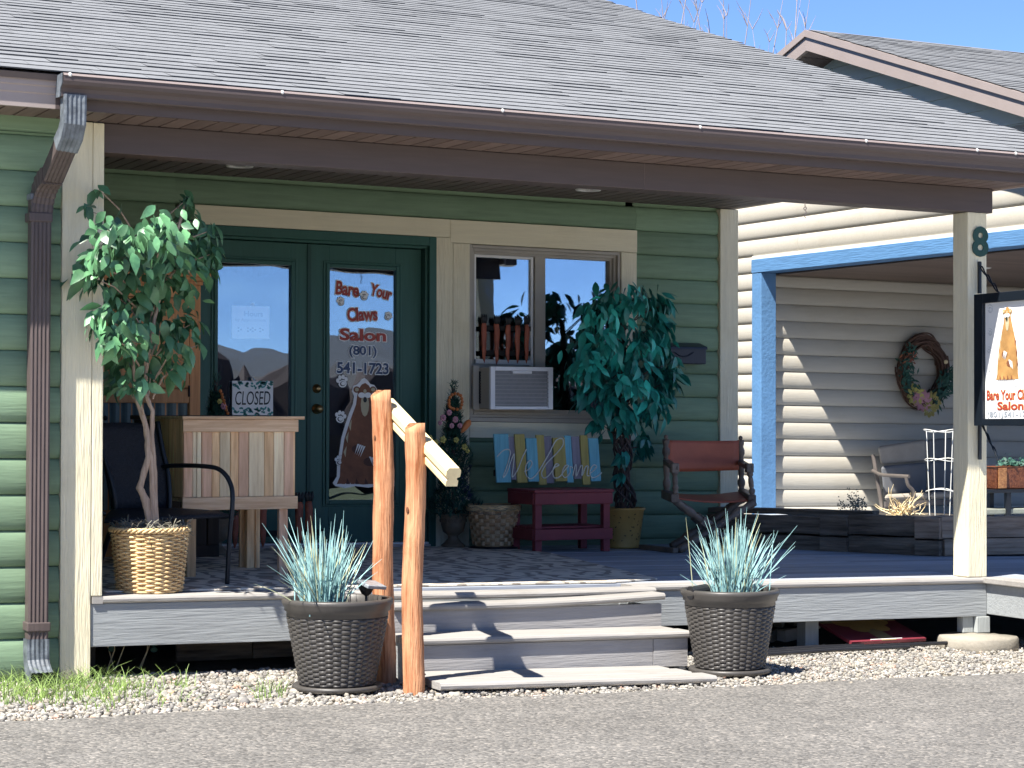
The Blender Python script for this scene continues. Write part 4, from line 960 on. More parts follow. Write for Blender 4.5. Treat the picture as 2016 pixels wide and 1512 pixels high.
def loc(px, py, Y=by): p = at(px, py, Y=Y); return Vector((p.x-bx, p.y-by, p.z-.28))
S1 = [loc(*p) for p in ((300,1040),(287,985),(275,960),(292,900),(290,850),(272,790),(268,760),(262,700))]
S2 = [loc(*p) for p in ((302,1040),(300,980),(297,900),(284,840),(272,780))]
S3 = [loc(*p) for p in ((308,1040),(305,930),(300,870),(300,810),(285,770),(288,720),(300,650),(320,560),(345,470),(372,380))]
for P_, r0 in ((S1,.020),(S2,.016),(S3,.013)):
    P_[0].z = -.02; mb = MB(); fine = []
    for i in range(len(P_)-1):
        for k in range(4): fine.append(P_[i].lerp(P_[i+1], k/4))
    fine.append(P_[-1]); mb.tube(fine, [r0*(1-.45*i/len(fine))*(1+.10*math.sin(i*1.9)) for i in range(len(fine))], 10); mb.jitter(.006, 22).build('trunk', K['bark'], t, smooth=True)
clus = [(212,452,34,12),(232,480,40,20),(300,455,42,22),(335,470,42,24),(250,540,62,44),(188,520,42,26),(180,545,30,14),(370,470,34,14),(396,505,34,22),(330,560,55,34),(345,520,50,26),(300,610,55,26),(232,585,48,24),(205,625,30,14),(225,665,34,24),(270,660,42,24),(255,715,45,20),(225,745,30,14),(330,640,46,20),(352,690,34,14),(300,720,32,14),(262,760,32,9),(195,372,10,3),(172,412,10,3),(360,400,16,10),(365,430,20,10),(415,455,16,5),(420,500,14,6),(375,640,26,8),(395,678,10,2),(342,725,20,6)]
spots = []; tw = MB(); r = random.Random(21); ctr = loc(285,560)
for (px, py, rp, nn) in clus:
    yo = r.uniform(-.22,.18) if nn > 6 else -.08
    if px < 206: yo = -.33
    if (px, py) in ((300,455),(335,470),(232,480),(225,665),(212,452)): yo = -.62 if py < 500 else -.42
    c = loc(px, py, by+yo); rr = rp*.0026
    e = loc(290+(px-290)*.2, max(py+60, 470)); tw.tube([e, (e+c)/2+Vector((0,0,.03)), c], [.005,.004,.002], 5)
    for _ in range(int(nn*1.9)):
        d = Vector((r.gauss(0,.5), r.gauss(0,.55), r.gauss(0,.5))); spots.append((c.x+d.x*rr, c.y+d.y*rr*1.3, c.z+d.z*rr+.02, ctr.x, ctr.y))
tw.build('twigs', K['bark'], t)
LA = [leaf_mesh(l, w_, K['leaf_a'], d) for l, w_, d in ((.092,.050,.25),(.078,.043,.1),(.104,.055,.45),(.062,.034,.2))]
grow_leaves(t, spots, LA, 4, 290, .95)
# ================================================================== BLACK PATIO CHAIR
t = thing('patio_chair', 'black woven patio armchair with bent tube arms behind the wicker basket', 'chair', (.50,.75,0))
def C(p): return (p.x-.50, p.y-.75, p.z)
fy, ry = .42, 1.02
def tubep(pts, r, nm='frame'):
    fine = []
    P_ = [Vector(p) for p in pts]
    for i in range(len(P_)-1):
        p0, p1, p2, p3 = P_[max(i-1,0)], P_[i], P_[i+1], P_[min(i+2,len(P_)-1)]
        for k in range(6):
            u = k/6; fine.append(.5*((2*p1)+(p2-p0)*u+(2*p0-5*p1+4*p2-p3)*u*u+(3*p1-p0-3*p2+p3)*u**3))
    fine.append(P_[-1]); return MB().tube(fine, r, 10)
A = lambda a, b, y: C(at(a, b, Y=y))
tubep([A(447,1156,.42),A(452,1060,.42),A(458,985,.42),A(452,950,.45),A(432,926,.50),A(400,919,.58),A(350,917,.80),A(318,919,.98)], .0125).build('arm', K['black_metal'], t, smooth=True)
tubep([A(310,830,1.02),A(320,885,.98),A(330,930,.95),A(334,985,.92),A(330,1030,.90)], .014).build('back_post', K['black_metal'], t, smooth=True)
tubep([A(190,840,.95),A(205,900,.90),A(222,960,.86),A(226,1010,.86),A(212,1060,.92),A(192,1120,1.0)], .014).build('back_post', K['black_metal'], t, smooth=True)
tubep([A(205,1010,.50),A(190,1000,.46),A(140,935,.40),A(100,930,.45),A(60,935,.7)], .0125).build('arm', K['black_metal'], t, smooth=True)
MB().box(-.62,-.60,-.32,-.30,0,.40).build('leg', K['black_metal'], t); tubep([A(330,1030,.90),A(338,1070,.95),A(345,1105,1.0)], .012).build('leg', K['black_metal'], t, smooth=True)
mb = MB()                                            # curved woven back
rows, cols = 10, 12; TL, TR, BL, BR = at(190,832,Y=.97), at(314,838,Y=1.02), at(222,1000,Y=.86), at(332,1000,Y=.92); vs = []
for j in range(rows+1):
    for i in range(cols+1):
        u, v = i/cols, j/rows; p = (BL.lerp(BR, u)).lerp(TL.lerp(TR, u), v); vs.append((p.x-.5, p.y-.75+.035*math.sin(math.pi*u)-.012*math.sin(math.pi*v), p.z+.01*math.sin(math.pi*u)*v))
mb.add(vs, [(j*(cols+1)+i, j*(cols+1)+i+1, (j+1)*(cols+1)+i+1, (j+1)*(cols+1)+i) for j in range(rows) for i in range(cols)])
bk = mb.build('backrest', K['black_weave'], t, smooth=True); so_ = bk.modifiers.new('solid', 'SOLIDIFY'); so_.thickness = .012
mb = MB(); vs = []; FL, FR, RL, RR = at(205,1016,Y=.45), at(452,1008,Y=.44), at(222,1000,Y=.88), at(345,1000,Y=.92)
for j in range(7):
    for i in range(9):
        u, v = i/8, j/6; p = FL.lerp(FR, u).lerp(RL.lerp(RR, u), v); vs.append((p.x-.5, p.y-.75, p.z-.012*math.sin(math.pi*u)*math.sin(math.pi*v)+(-.018*(1-v)**6)))
mb.add(vs, [(j*9+i, j*9+i+1, (j+1)*9+i+1, (j+1)*9+i) for j in range(6) for i in range(8)])
bk = mb.build('seat', K['black_weave'], t, smooth=True); so_ = bk.modifiers.new('solid', 'SOLIDIFY'); so_.thickness = .016
MB().lathe([(.0001,0),(.02,0),(.02,.008),(.0001,.009)], 12).build('foot', K['black_plastic'], t, C(at(447,1156,Y=.42)))
# ================================================================== CEDAR STAND
t = thing('cedar_stand', 'raw cedar planter stand with board front in front of the left door', 'stand', (1.0,1.2,0))
def P(x0, x1, y0, y1, z0, z1, nm, m='raw_cedar'): return MB().box(x0-1, x1-1, y0-1.2, y1-1.2, z0, z1).build(nm, K[m], t, bevel=.003)
P(.685,1.385,.915,1.62,.868,.886,'top','raw_cedar_h'); P(.692,1.352,.925,.945,.800,.867,'top_rail','raw_cedar_h')
xs = [.700,.752,.775,.802,.860,.905,.965,1.012,1.07,1.16,1.215,1.275,1.33]
for k_, (a, b) in enumerate(zip(xs[:-1], xs[1:])): P(a, b-.002, .940+.001*(int(b*1000) % 4), .958, .445, .800, 'board', ('raw_pink','raw_pale','raw_pale','raw_pink','raw_cedar','raw_pale','raw_cedar','raw_pink','raw_pale','raw_cedar','raw_pale','raw_pink')[k_])
P(.690,1.348,.922,.944,.375,.445,'shelf_rail','raw_cedar_h'); P(.700,1.340,.945,1.60,.42,.438,'shelf','raw_cedar_h')
for y in range(5): P(.698,.716,.955+y*.13,1.08+y*.13,.445,.868,'side_board'); P(1.325,1.343,.955+y*.13,1.08+y*.13,.445,.868,'side_board')
P(1.250,1.300,.95,.985,.0,.375,'leg','raw_pink'); P(1.302,1.340,.945,.965,.375,.42,'leg_cleat'); P(.722,.775,.95,.985,0,.375,'leg'); P(1.265,1.310,1.55,1.60,0,.42,'leg'); P(.72,.765,1.55,1.60,0,.42,'leg')
q = at(485,1120,Y=1.62); 
for (a, b, yy) in ((472,503,1.60),(503,512,1.56)): u0, u1 = at(a,1050,Y=yy), at(b,1050,Y=yy); P(u0.x, u1.x, yy, yy+.02, 0, .40, 'brace')
# ================================================================== OAK CABINET, DARK CHEST
t = thing('oak_cabinet', 'honey oak cabinet with panelled door and gathered curtain, half hidden by the tree', 'cabinet', (1.05,2.95,0))
def P(x0, x1, y0, y1, z0, z1, nm, m='cabinet_oak', par=None): return MB().box(x0-1.05, x1-1.05, y0-2.95, y1-2.95, z0, z1).build(nm, K[m], par or t, bevel=.004)
cx1 = at(395,830,Y=2.70).x
P(.35,cx1,2.72,3.35,0,1.70,'carcass'); 
for k, (o, z) in enumerate(((.01,1.70),(.03,1.725),(.05,1.75))): P(.35-o, cx1+o, 2.70-o, 3.36, z, z+.025, 'crown_moulding')
def pz(py, y=2.70): return at(380, py, Y=y).z
zt_, zm, zc = pz(605), pz(765), pz(795)
P(cx1-.075,cx1-.004,2.695,2.719,.06,1.70,'stile'); P(.35,.60,2.695,2.719,.06,1.70,'stile'); P(.60,cx1-.076,2.695,2.719,1.62,1.70,'rail')
dr = P(.602,cx1-.078,2.690,2.712,zm,1.615,'door')
P(.65,cx1-.125,2.682,2.689,zm+.05,1.56,'panel',par=dr)
for k in range(6): P(.655+k*.085,.737+k*.085,2.676,2.6815,zm+.055,1.555,'panel_board',par=dr) if .737+k*.085 < cx1-.125 else None
P(.602,cx1-.078,2.692,2.718,zc,zm-.006,'rail')
MB().tube([(cx1-.08-1.05,2.684-2.95,1.0),(cx1-.08-1.05,2.684-2.95,1.07)], .006, 6).build('hinge', K['dark_wood'], t)
mb = MB(); n = 46
for i in range(n):
    xa, xb = .60+(cx1-.68)*i/n, .60+(cx1-.68)*(i+1)/n; f = lambda k: 2.712+.010*math.sin(k*1.25)-2.95
    mb.add([(xa-1.05,f(i),.3),(xb-1.05,f(i+1),.3),(xb-1.05,f(i+1),zc),(xa-1.05,f(i),zc)], [(0,1,2,3)])
mb.build('curtain', K['curtain'], t, smooth=True)
kb = at(207,822,Y=2.68); MB().ball((kb.x-1.05, -.275, kb.z), .016, 10).build('knob', K['dark_wood'], t, smooth=True)
P(.35,cx1+.03,2.66,3.36,0,.06,'plinth')
t = thing('dark_chest', 'dark stained wooden chest between the black chair and the cedar stand', 'chest', (.8,1.95,0))
u0, u1 = at(303,900,Y=1.9).x, at(362,900,Y=1.9).x+.22
def P(x0, x1, y0, y1, z0, z1, nm, m='dark_wood'): return MB().box(x0-.8, x1-.8, y0-1.95, y1-1.95, z0, z1).build(nm, K[m], t, bevel=.004)
ztop = at(330,818,Y=1.9).z
P(u0-.02,u1+.02,1.86,2.35,ztop-.025,ztop,'top'); P(u0,u1,1.9,2.33,.05,ztop-.026,'body')
for k in range(5): P(u0+.004+k*(u1-u0)/5, u0-.006+(k+1)*(u1-u0)/5, 1.888,1.9,.12,ztop-.09,'board')
P(u0-.005,u1+.005,1.880,1.9,ztop-.085,ztop-.03,'rail')
# ================================================================== URNS + TOPIARIES
def urn(x, y, label, s=1.0):
    t = thing('urn', label, 'urn', (x, y, .012))
    MB().lathe([(.0001,0),(.083*s,0),(.085*s,.012),(.06*s,.03),(.036*s,.06),(.034*s,.075),(.05*s,.088),(.072*s,.105),(.084*s,.15),(.088*s,.19),(.098*s,.215),(.104*s,.222),(.100*s,.232),(.09*s,.228),(.08*s,.20),(.0001,.19)], 26).build('bowl', K['urn'], t, smooth=True)
    mb = MB()
    for k in range(14):
        a = 2*math.pi*k/14; c, q = math.cos(a), math.sin(a); pts = []
        for i in range(11):
            v = i/10*5.0; rr = .006+.012*(1-i/10); u = rr*math.cos(v); w_ = .178+rr*math.sin(v); pts.append(((.091*s)*c-q*u, (.091*s)*q+c*u, w_))
        mb.tube(pts, .0025, 4)
    mb.build('scroll_relief', K['urn'], t); return t
def garland(t, pts, r=.011, m='orange'):
    mb = MB(); L = len(pts)
    for i in range(L): mb.ball(pts[i], r, 8)
    return tag(mb.build('bead_garland', K[m], t, smooth=True), kind='stuff')
def topiary(x, y, z0, zt, wd, label, seed, full=True):
    t = thing('topiary', label, 'plant', (x, y, z0)); r = random.Random(seed); H = zt-z0; mb = MB(); mbl = MB()
    prof = lambda s: wd*(1-s)**.8*(.75+.25*math.sin(s*13+1))+.025
    for k in range(4200):
        s = r.random()**1.15; a = r.uniform(0,6.28); rr = prof(s)*math.sqrt(r.uniform(.15,1)); p = Vector((rr*math.cos(a)*1.0, rr*math.sin(a)*.8, s*H*.86))
        d = Vector((math.cos(a)*.7+r.gauss(0,.4), math.sin(a)*.7+r.gauss(0,.4), r.gauss(.25,.5))).normalized()*r.uniform(.03,.06); q = d.cross(Vector((0,0,1))); q = (q.normalized() if q.length > .001 else Vector((1,0,0)))*.008
        tgt = mbl if (.12 < s < .42 and math.cos(a) > .35 and r.random() < .5) else mb
        tgt.add([p-q, p+q, p+d], [(0,1,2)])
    for k in range(90):
        s = r.random(); p = Vector((r.gauss(0,.012), r.gauss(0,.01), H*(.84+.16*s))); d = Vector((r.gauss(0,1), r.gauss(0,1), .8)).normalized()*.035; q = Vector((.005,0,0)); mb.add([p-q,p+q,p+d],[(0,1,2)])
    tag(mb.build('foliage', K['foliage_dark'], t), kind='stuff'); tag(mbl.build('blue_sprigs', K['foliage_blue'], t), kind='stuff')
    MB().tube([(0,0,-.03),(0,0,H*.95)], .012, 6).build('stem', K['vine'], t)
    return t, H
def flower(t, p, r, m, n=6):
    mb = MB()
    for k in range(n):
        a = 6.28*k/n; mb.ball((p[0]+r*.6*math.cos(a), p[1]-.004, p[2]+r*.6*math.sin(a)), r*.5, 6, 0, (1,.5,1))
    mb.ball((p[0], p[1]-.012, p[2]), r*.42, 6); return mb.build('flower', K[m], t, smooth=True)
uy = 3.24
ux = at(892,1080,Y=uy).x
urn(ux, uy, 'small bronze urn standing right of the doors under the flowered topiary')
t, H = topiary(ux, uy, .235, at(890,752,Y=uy).z, .20, 'flowered topiary with pink and yellow blooms and orange beads right of the doors', 31)
def TL_(px, py, dy=-.12): p = at(px, py, Y=uy+dy); return (p.x-ux, dy, p.z-.235)
for (a, b, m, rr) in ((872,822,'pink',.022),(884,812,'pink',.020),(896,826,'pink',.022),(905,838,'pink',.018),(889,838,'pink',.018),(866,832,'pink',.016),(846,862,'yellow',.022),(872,865,'yellow',.024),(858,870,'yellow',.020),(898,866,'yellow',.020),(914,880,'yellow',.022),(888,908,'yellow',.020),(920,888,'yellow',.016)):
    flower(t, TL_(a, b), rr, m, 5 if m == 'yellow' else 7)
garland(t, [TL_(a, b, -.07) for a, b in ((885,800),(884,794),(884,788),(886,782),(890,777),(896,775),(902,776),(907,779),(909,785),(910,791),(909,797),(907,803),(900,806),(893,805),(888,803))], .0125)
q = MB(); p0, p1 = Vector(TL_(925,828)), Vector(TL_(908,852)); q.tube([p0.lerp(p1, i/6) for i in range(7)], [.012,.022,.024,.022,.019,.014,.005], 10); q.build('carrot_ornament', K['orange'], t, smooth=True)
ux2 = at(424,1090,Y=2.75).x; uy = 2.75
urn(ux2, uy, 'small bronze urn on the deck behind the cedar stand', 1.15)
t, H = topiary(ux2, uy, .25, at(420,735,Y=uy).z, .14, 'dark topiary with orange beads rising behind the cedar stand', 32)
def TL2(px, py, dy=-.12): p = at(px, py, Y=uy+dy); return (p.x-ux2, dy, p.z-.25)
garland(t, [TL2(434+i*1.9+(i % 2), 770+i*6.2) for i in range(8)], .0115)
flower(t, TL2(440,800), .02, 'pink'); flower(t, TL2(432,790), .016, 'yellow')
# ================================================================== CARROT FENCES
def carrot(par, x, y, z0, z1, w_, seed):
    r = random.Random(seed); mb = MB(); n = 9; pts = [(x+r.uniform(-.003,.003), y, z0+(z1-z0)*i/n) for i in range(n+1)]
    mb.tube(pts, [w_*k for k in (.10,.5,.68,.8,.88,.93,.97,1,.98,.7)], 10); mb.v = [(a, y+(b-y)*.5, c) for a, b, c in mb.v]
    o = mb.jitter(.005, 60).build('carrot', K['carrot'], par, smooth=True)
    tp = MB()
    for dx in (-.5, 0, .5): tp.tube([(x+dx*w_, y, z1-.012), (x+dx*w_*1.4, y-.006, z1+.022), (x+dx*w_*1.7, y, z1+.05)], [w_*.45, w_*.55, w_*.2], 7)
    tp.build('carrot_top', K['carrot_top'], o, smooth=True)
t = thing('carrot_fence', 'five wooden carrots on a small rail standing on the window air conditioner', 'decoration', (3.80,3.40,1.285))
for k, px in enumerate((953,978,1000,1019,1037)):
    p = at(px, 640, Y=3.40); carrot(t, p.x-3.80, 0, .005-.012*(k == 1), at(px,(632,634,636,637,636)[k],Y=3.40).z-1.285, .021, k)
for z in (.06,.235): MB().box(-.20,.19,.012,.024,z,z+.035).build('rail', K['dark'], t)
t = thing('carrot_fence', 'row of dark red wooden carrots leaning by the door behind the cedar stand', 'decoration', (1.9,3.10,0))
for k, (px, pz0, pz1) in enumerate(((463,1075,1000),(492,1060,960),(518,1068,960),(589,1060,985),(608,1060,985))):
    p = at(px, 1000, Y=3.10); carrot(t, p.x-1.9, 0, .03, at(px,(978,975,975,985,984)[k],Y=3.10).z, .028, 10+k)
MB().box(-.35,.42,.012,.024,.10,.14).build('rail', K['dark'], t)
# ================================================================== BUSHEL BASKET
by2 = 3.08; bx2 = at(971,1080,Y=by2).x
t = thing('splint_basket', 'brown splint basket with frayed wire on its rim beside the maroon table', 'basket', (bx2, by2, .022))
H = .285; rb2 = lambda z: .135+.043*z/H
MB().lathe([(.0001,.004),(.130,.004),(.170,H),(.162,H),(.124,.01),(.0001,.01)], 28).build('liner', K['wicker_dark'], t)
mb = MB(); NC, NR = 26, 9
for j in range(NC):
    for i in range(NR):
        z0, z1 = .012+(H-.05)*i/NR, .012+(H-.05)*(i+1)/NR; up_ = (i+j) % 2; a0, a1 = 6.2832*j/NC, 6.2832*(j+1)/NC; vs = []
        for v in (0,.5,1):
            for u in (0,.5,1):
                a = a0+(a1-a0)*u; q = z0+(z1-z0)*v; rr = rb2(q)+(.0085*math.sin(math.pi*u)**.7 if up_ else .0075*math.sin(math.pi*v)**.7)-.001
                vs.append((rr*math.cos(a), rr*math.sin(a), q))
        mb.add(vs, [(r_*3+c, r_*3+c+1, (r_+1)*3+c+1, (r_+1)*3+c) for r_ in (0,1) for c in (0,1)], up_)
tag(mb.build('splint', [K['wicker_dark'], mat('splint_light', (.30,.18,.09), .6, .4, 7, None, .3, 60, c2=(.50,.36,.22))], t), kind='stuff')
MB().lathe([(rb2(H)+.002,H-.04),(rb2(H)+.012,H-.036),(rb2(H)+.012,H-.004),(rb2(H),H+.004),(rb2(H)-.012,H-.004)], 30).build('rim', K['wicker'], t, smooth=True)
mb = MB(); r = random.Random(6)
for k in range(34):
    a = r.uniform(0,6.28); z = H-.03+r.uniform(-.05,.03); pts = []
    for i in range(9): aa = a+i*.16; rr = rb2(z)+.016+r.uniform(-.004,.008); pts.append((rr*math.cos(aa), rr*math.sin(aa), z+r.uniform(-.01,.01)))
    mb.tube(pts, .0014, 3, cap=False)
tag(mb.build('loose_wire', K['moss'], t), kind='stuff')
s = MB().lathe([(.0001,0),(.17,0),(.175,.012),(.16,.020),(.0001,.018)], 26).build('plant_dolly', K['black_plastic'], None, (bx2, by2, .003), smooth=True); tag(s, 'low round black dolly under the brown splint basket', 'dolly')
# ================================================================== MAROON TABLE + WELCOME SIGN
t = thing('side_table', 'maroon painted slatted side table in front of the window', 'table', (3.98,2.86,.002))
TX0, TX1, TY0, TY1, TH = 3.645, 4.235, 2.63, 3.06, .425
def P(x0, x1, y0, y1, z0, z1, nm): return MB().box(x0-3.98, x1-3.98, y0-2.86, y1-2.86, z0, z1).build(nm, K['maroon'], t, bevel=.004)
for (x, yy) in ((TX0+.012,TY0+.021),(TX1-.060,TY0+.021),(TX0+.012,TY1-.071),(TX1-.060,TY1-.071)): P(x, x+.05, yy, yy+.05, 0, TH-.024, 'leg')
for z0, z1 in ((TH-.10,TH-.022),(.085,.16)):
    P(TX0, TX1, TY0, TY0+.020, z0, z1, 'rail'); P(TX0, TX1, TY1-.020, TY1, z0, z1, 'rail'); P(TX0-.008, TX0+.0115, TY0+.0205, TY1-.0205, z0, z1, 'rail'); P(TX1-.0095, TX1+.010, TY0+.0205, TY1-.0205, z0, z1, 'rail')
for k in range(4): P(TX0-.006, TX1+.008, TY0-.004+k*.109, TY0+.100+k*.109, TH-.021, TH, 'top_slat')
for k in range(3): P(TX0+.012, TX1-.012, TY0+.075+k*.11, TY0+.175+k*.11, .160, .175, 'shelf_slat')
t = thing('welcome_sign', 'striped teal, mustard and grey slat sign reading Welcome, propped on the maroon table', 'sign', (3.90,3.02,.43))
wy = 3.0
sl = [(972,1001,853,949,'teal'),(1002,1017,859,944,'grey'),(1013,1033,854,950,'mustard'),(1035,1057,862,948,'teal'),(1055,1071,856,955,'mustard'),(1072,1087,859,952,'grey'),(1088,1112,862,948,'mustard'),(1111,1124,858,951,'teal'),(1126,1142,860,944,'grey'),(1142,1157,858,956,'mustard'),(1158,1178,864,949,'teal')]
for k, (a, b, c, d, m) in enumerate(sl):
    off = .012 if m == 'grey' else 0; sk = 6
    q0, q1 = at(a, c, Y=wy), at(b, c, Y=wy); e0, e1 = at(a+sk, d, Y=wy), at(b+sk, d, Y=wy)
    v = [(q.x-3.90, wy-3.02+off+dy, q.z-.43) for dy in (0,.016) for q in (e0, e1, q1, q0)]
    mb = MB().add(v, [(0,1,2,3),(7,6,5,4),(1,0,4,5),(2,1,5,6),(3,2,6,7),(0,3,7,4)]); mb.build('slat', K[m+'_slat'], t, bevel=.004)
MB().box(-.36,.36,.030,.048,.08,.12).build('batten', K['dark_wood'], t); MB().box(-.36,.36,.030,.048,.26,.30).build('batten', K['dark_wood'], t)
# handwriting, traced as one brush line in the plane of the slats
wl = [[(978,898),(990,886),(1001,884),(1004,892),(998,915),(990,938),(997,930),(1006,905),(1012,893),(1010,915),(1008,938),(1018,925),(1028,900),(1036,884)],
      [(1032,928),(1042,922),(1047,912),(1043,906),(1036,914),(1034,930),(1042,942),(1054,936),(1066,918),(1082,890),(1094,868),(1106,864),(1108,876),(1096,892),(1076,912),(1066,930),(1070,941),(1080,936),(1092,920)],
      [(1092,920),(1100,916),(1094,914),(1088,926),(1090,940),(1100,940),(1110,928)],[(1110,928),(1118,918),(1112,918),(1106,932),(1112,941),(1121,932),(1122,920),(1127,922)],
      [(1127,938),(1131,920),(1134,917),(1134,938),(1142,920),(1146,919),(1145,938),(1152,921),(1157,920),(1155,936),(1160,938)],[(1160,934),(1168,928),(1174,920),(1168,917),(1161,928),(1164,941),(1174,940),(1184,932)]]
for st in wl:
    P_ = [at(a, b, Y=wy) for a, b in st]; P_ = [Vector((p.x-3.90, wy-3.02-.003, p.z-.43)) for p in P_]
    tubep(P_, .0042).build('lettering', K['script_white'], t)
# ================================================================== GREEN TREE IN YELLOW POT
fx, fyy = at(1230,1080,Y=3.05).x, 3.08
t = thing('flower_pot', 'mustard yellow glazed pot painted with small leaves beside the maroon table', 'pot', (fx, fyy, .002))
MB().lathe([(.0001,0),(.118,0),(.121,.012),(.118,.03),(.150,.262),(.160,.268),(.161,.280),(.152,.284),(.143,.278),(.138,.2),(.0001,.2)], 30).build('pot', K['ypot'], t, smooth=True)
mb = MB(); r = random.Random(2)
for k in range(34):
    a = r.uniform(3.6,6.0); z = r.uniform(.05,.24); rr = .118+.032*z/.25+.0015; s_ = r.uniform(.006,.012); b = r.uniform(0,3.1)
    c_, q_ = math.cos(a), math.sin(a); T = Vector((-q_, c_, 0)); U = Vector((0,0,1)); o = Vector((rr*c_, rr*q_, z)); d = T*math.cos(b)+U*math.sin(b); e = T*-math.sin(b)+U*math.cos(b)
    mb.add([o-d*s_, o-e*s_*.45, o+d*s_, o+e*s_*.45], [(0,1,2,3)])
tag(mb.build('leaf_pattern', K['dark_wood'], t), kind='stuff')
t = thing('ficus_tree', 'artificial teal-green ficus with twisted vine trunk standing in the mustard pot', 'tree', (fx, fyy, .2))
def loc2(px, py, Y=fyy): p = at(px, py, Y=Y); return Vector((p.x-fx, p.y-fyy, p.z-.2))
r = random.Random(8)
ctrl = [loc2(1232,1010), loc2(1227,930), loc2(1224,850), loc2(1226,770), loc2(1226,700), loc2(1224,620)]
for s in range(22):
    ph = r.uniform(0,6.28); sp = r.uniform(4,8)*r.choice((-1,1)); pts = []
    for i in range(33):
        u = i/32*5; k = min(4, int(u)); p = ctrl[k].lerp(ctrl[k+1], u-k); rr = (.072-.048*i/32)*(.65+.35*math.sin(ph+i*.5))*(1.15 if i < 20 else .8)
        pts.append((p.x+rr*math.cos(ph+sp*i/32*3), p.y+rr*math.sin(ph+sp*i/32*3), p.z))
    MB().tube(pts, [.0085-.004*i/32 for i in range(33)], 5).build('vine_stem', K['vine'], t, smooth=True)
clus = [(1205,595,30,16),(1250,600,28,14),(1285,605,30,16),(1170,630,30,12),(1215,640,34,14),(1285,645,32,14),(1155,680,30,16),(1150,715,32,20),(1190,690,34,16),(1265,690,34,20),(1300,690,24,14),(1170,760,34,20),(1135,735,22,8),(1200,790,34,22),(1250,760,34,16),(1290,740,34,22),(1310,755,24,18),(1275,800,34,22),(1240,820,24,10),(1185,835,26,10),(1225,830,20,8),(1305,790,20,10),(1265,880,16,10),(1228,905,10,3),(1225,945,10,2),(1310,600,10,3),(1325,715,10,3),(1230,720,34,14)]
spots = []; tw = MB(); ctr = loc2(1225,720)
for (px, py, rp, nn) in clus:
    yo = r.uniform(-.22,.16) if nn > 5 else -.06; c = loc2(px, py, fyy+yo); rr = rp*.0036
    e = loc2(1226, min(900, py+50)); tw.tube([e, (e+c)/2+Vector((0,0,.03)), c], [.005,.004,.002], 5)
    for _ in range(int(nn*3.2)):
        d = Vector((r.gauss(0,.5), r.gauss(0,.5), r.gauss(0,.5))); spots.append((c.x+d.x*rr, c.y+d.y*rr, c.z+d.z*rr+.04, ctr.x, ctr.y))
tw.build('twigs', K['vine'], t)
LB = [leaf_mesh(l, w_, K['leaf_b'], d, .22) for l, w_, d in ((.128,.052,.2),(.110,.046,.1),(.14,.054,.4),(.085,.036,.15))]
grow_leaves(t, spots, LB, 9, 290, 1.05)
# ================================================================== AIR CONDITIONER
t = thing('air_conditioner', 'white window air conditioner below the carrot fence', 'air conditioner', (3.86,3.30,.945))
ax0, ax1 = at(966,760,Y=3.20).x-3.86, at(1089,760,Y=3.20).x-3.86; az0, az1 = at(1020,806,Y=3.20).z-.945, at(1020,722,Y=3.20).z-.945
MB().box(ax0+.01, ax1-.01, -.08, .30, az0+.005, az1-.004).build('case', K['ac_tan'], t, bevel=.006)
f = .035
fm = MB().box(ax0, ax0+f, -.10, -.07, az0, az1).box(ax1-f, ax1, -.10, -.07, az0, az1).box(ax0+f, ax1-f, -.10, -.07, az0, az0+.022).box(ax0+f, ax1-f, -.10, -.07, az1-.028, az1)
fm.box((ax0+ax1)/2-.075, (ax0+ax1)/2+.075, -.105, -.07, az1-.048, az1-.0285).build('front_frame', K['ac_white'], t, bevel=.003)
MB().box(ax0+f, ax1-f, -.082, -.076, az0+.022, az1-.028).build('coil', K['ac_fin'], t)
for k in range(9): z = az0+.03+k*(az1-az0-.06)/9; MB().box(ax0+f, ax1-f, -.094, -.083, z, z+.006).build('grille_bar', K['ac_grey'], t)
sx0 = at(932,760,Y=3.40).x-3.86
side = MB().box(sx0, ax0+.008, .10, .12, az0, az1+.01).build('side_panel', K['ac_tan'], t, bevel=.003)
MB().box(sx0+.042, sx0+.105, .090, .0995, az0+.04, az1-.03).build('vent', K['dark'], t)
for k in range(12): MB().box(sx0+.042, sx0+.105, .084, .0895, az0+.045+k*.019, az0+.052+k*.019).build('louvre', K['black_plastic'], t)
# ================================================================== MAILBOX
t = thing('mailbox', 'dark navy metal wall mailbox on the green siding right of the ficus', 'mailbox', (5.20,3.40,1.32))
mb = MB().box(-.19,.19,-.06,.045,0,.115); mb.build('box', K['mailbox'], t, bevel=.006)
MB().prism([(.045,.118),(-.064,.118),(-.070,.105),(-.067,.125),(.045,.158)], -.195, .195).build('lid', K['mailbox'], t, bevel=.003)
tubep([(-.08,-.066,.085),(-.03,-.068,.058),(.0,-.072,.055),(.03,-.068,.058),(.08,-.066,.085)], .004).build('latch', K['mailbox'], t)
# ================================================================== DIRECTOR'S CHAIR
dy = 2.72
t = thing('director_chair', 'folding director chair with rust leather back and seat on carved dark legs', 'chair', (5.08, dy, .002))
def Q(px, py, y): p = at(px, py, Y=y); return Vector((p.x-5.08, p.y-dy, p.z))
fr_, bk_ = dy-.22, dy+.20
def turned(p, q, r, nm, n=12):
    p, q = Vector(p), Vector(q); L = 16; prof = [1,1,.75,1.1,1.1,.7,.85,.9,.95,.9,.85,.7,1.1,1.1,.75,1,1]
    return MB().tube([p.lerp(q, i/L) for i in range(L+1)], [r*k for k in prof], n).build(nm, K['chair_wood'], t, smooth=True)
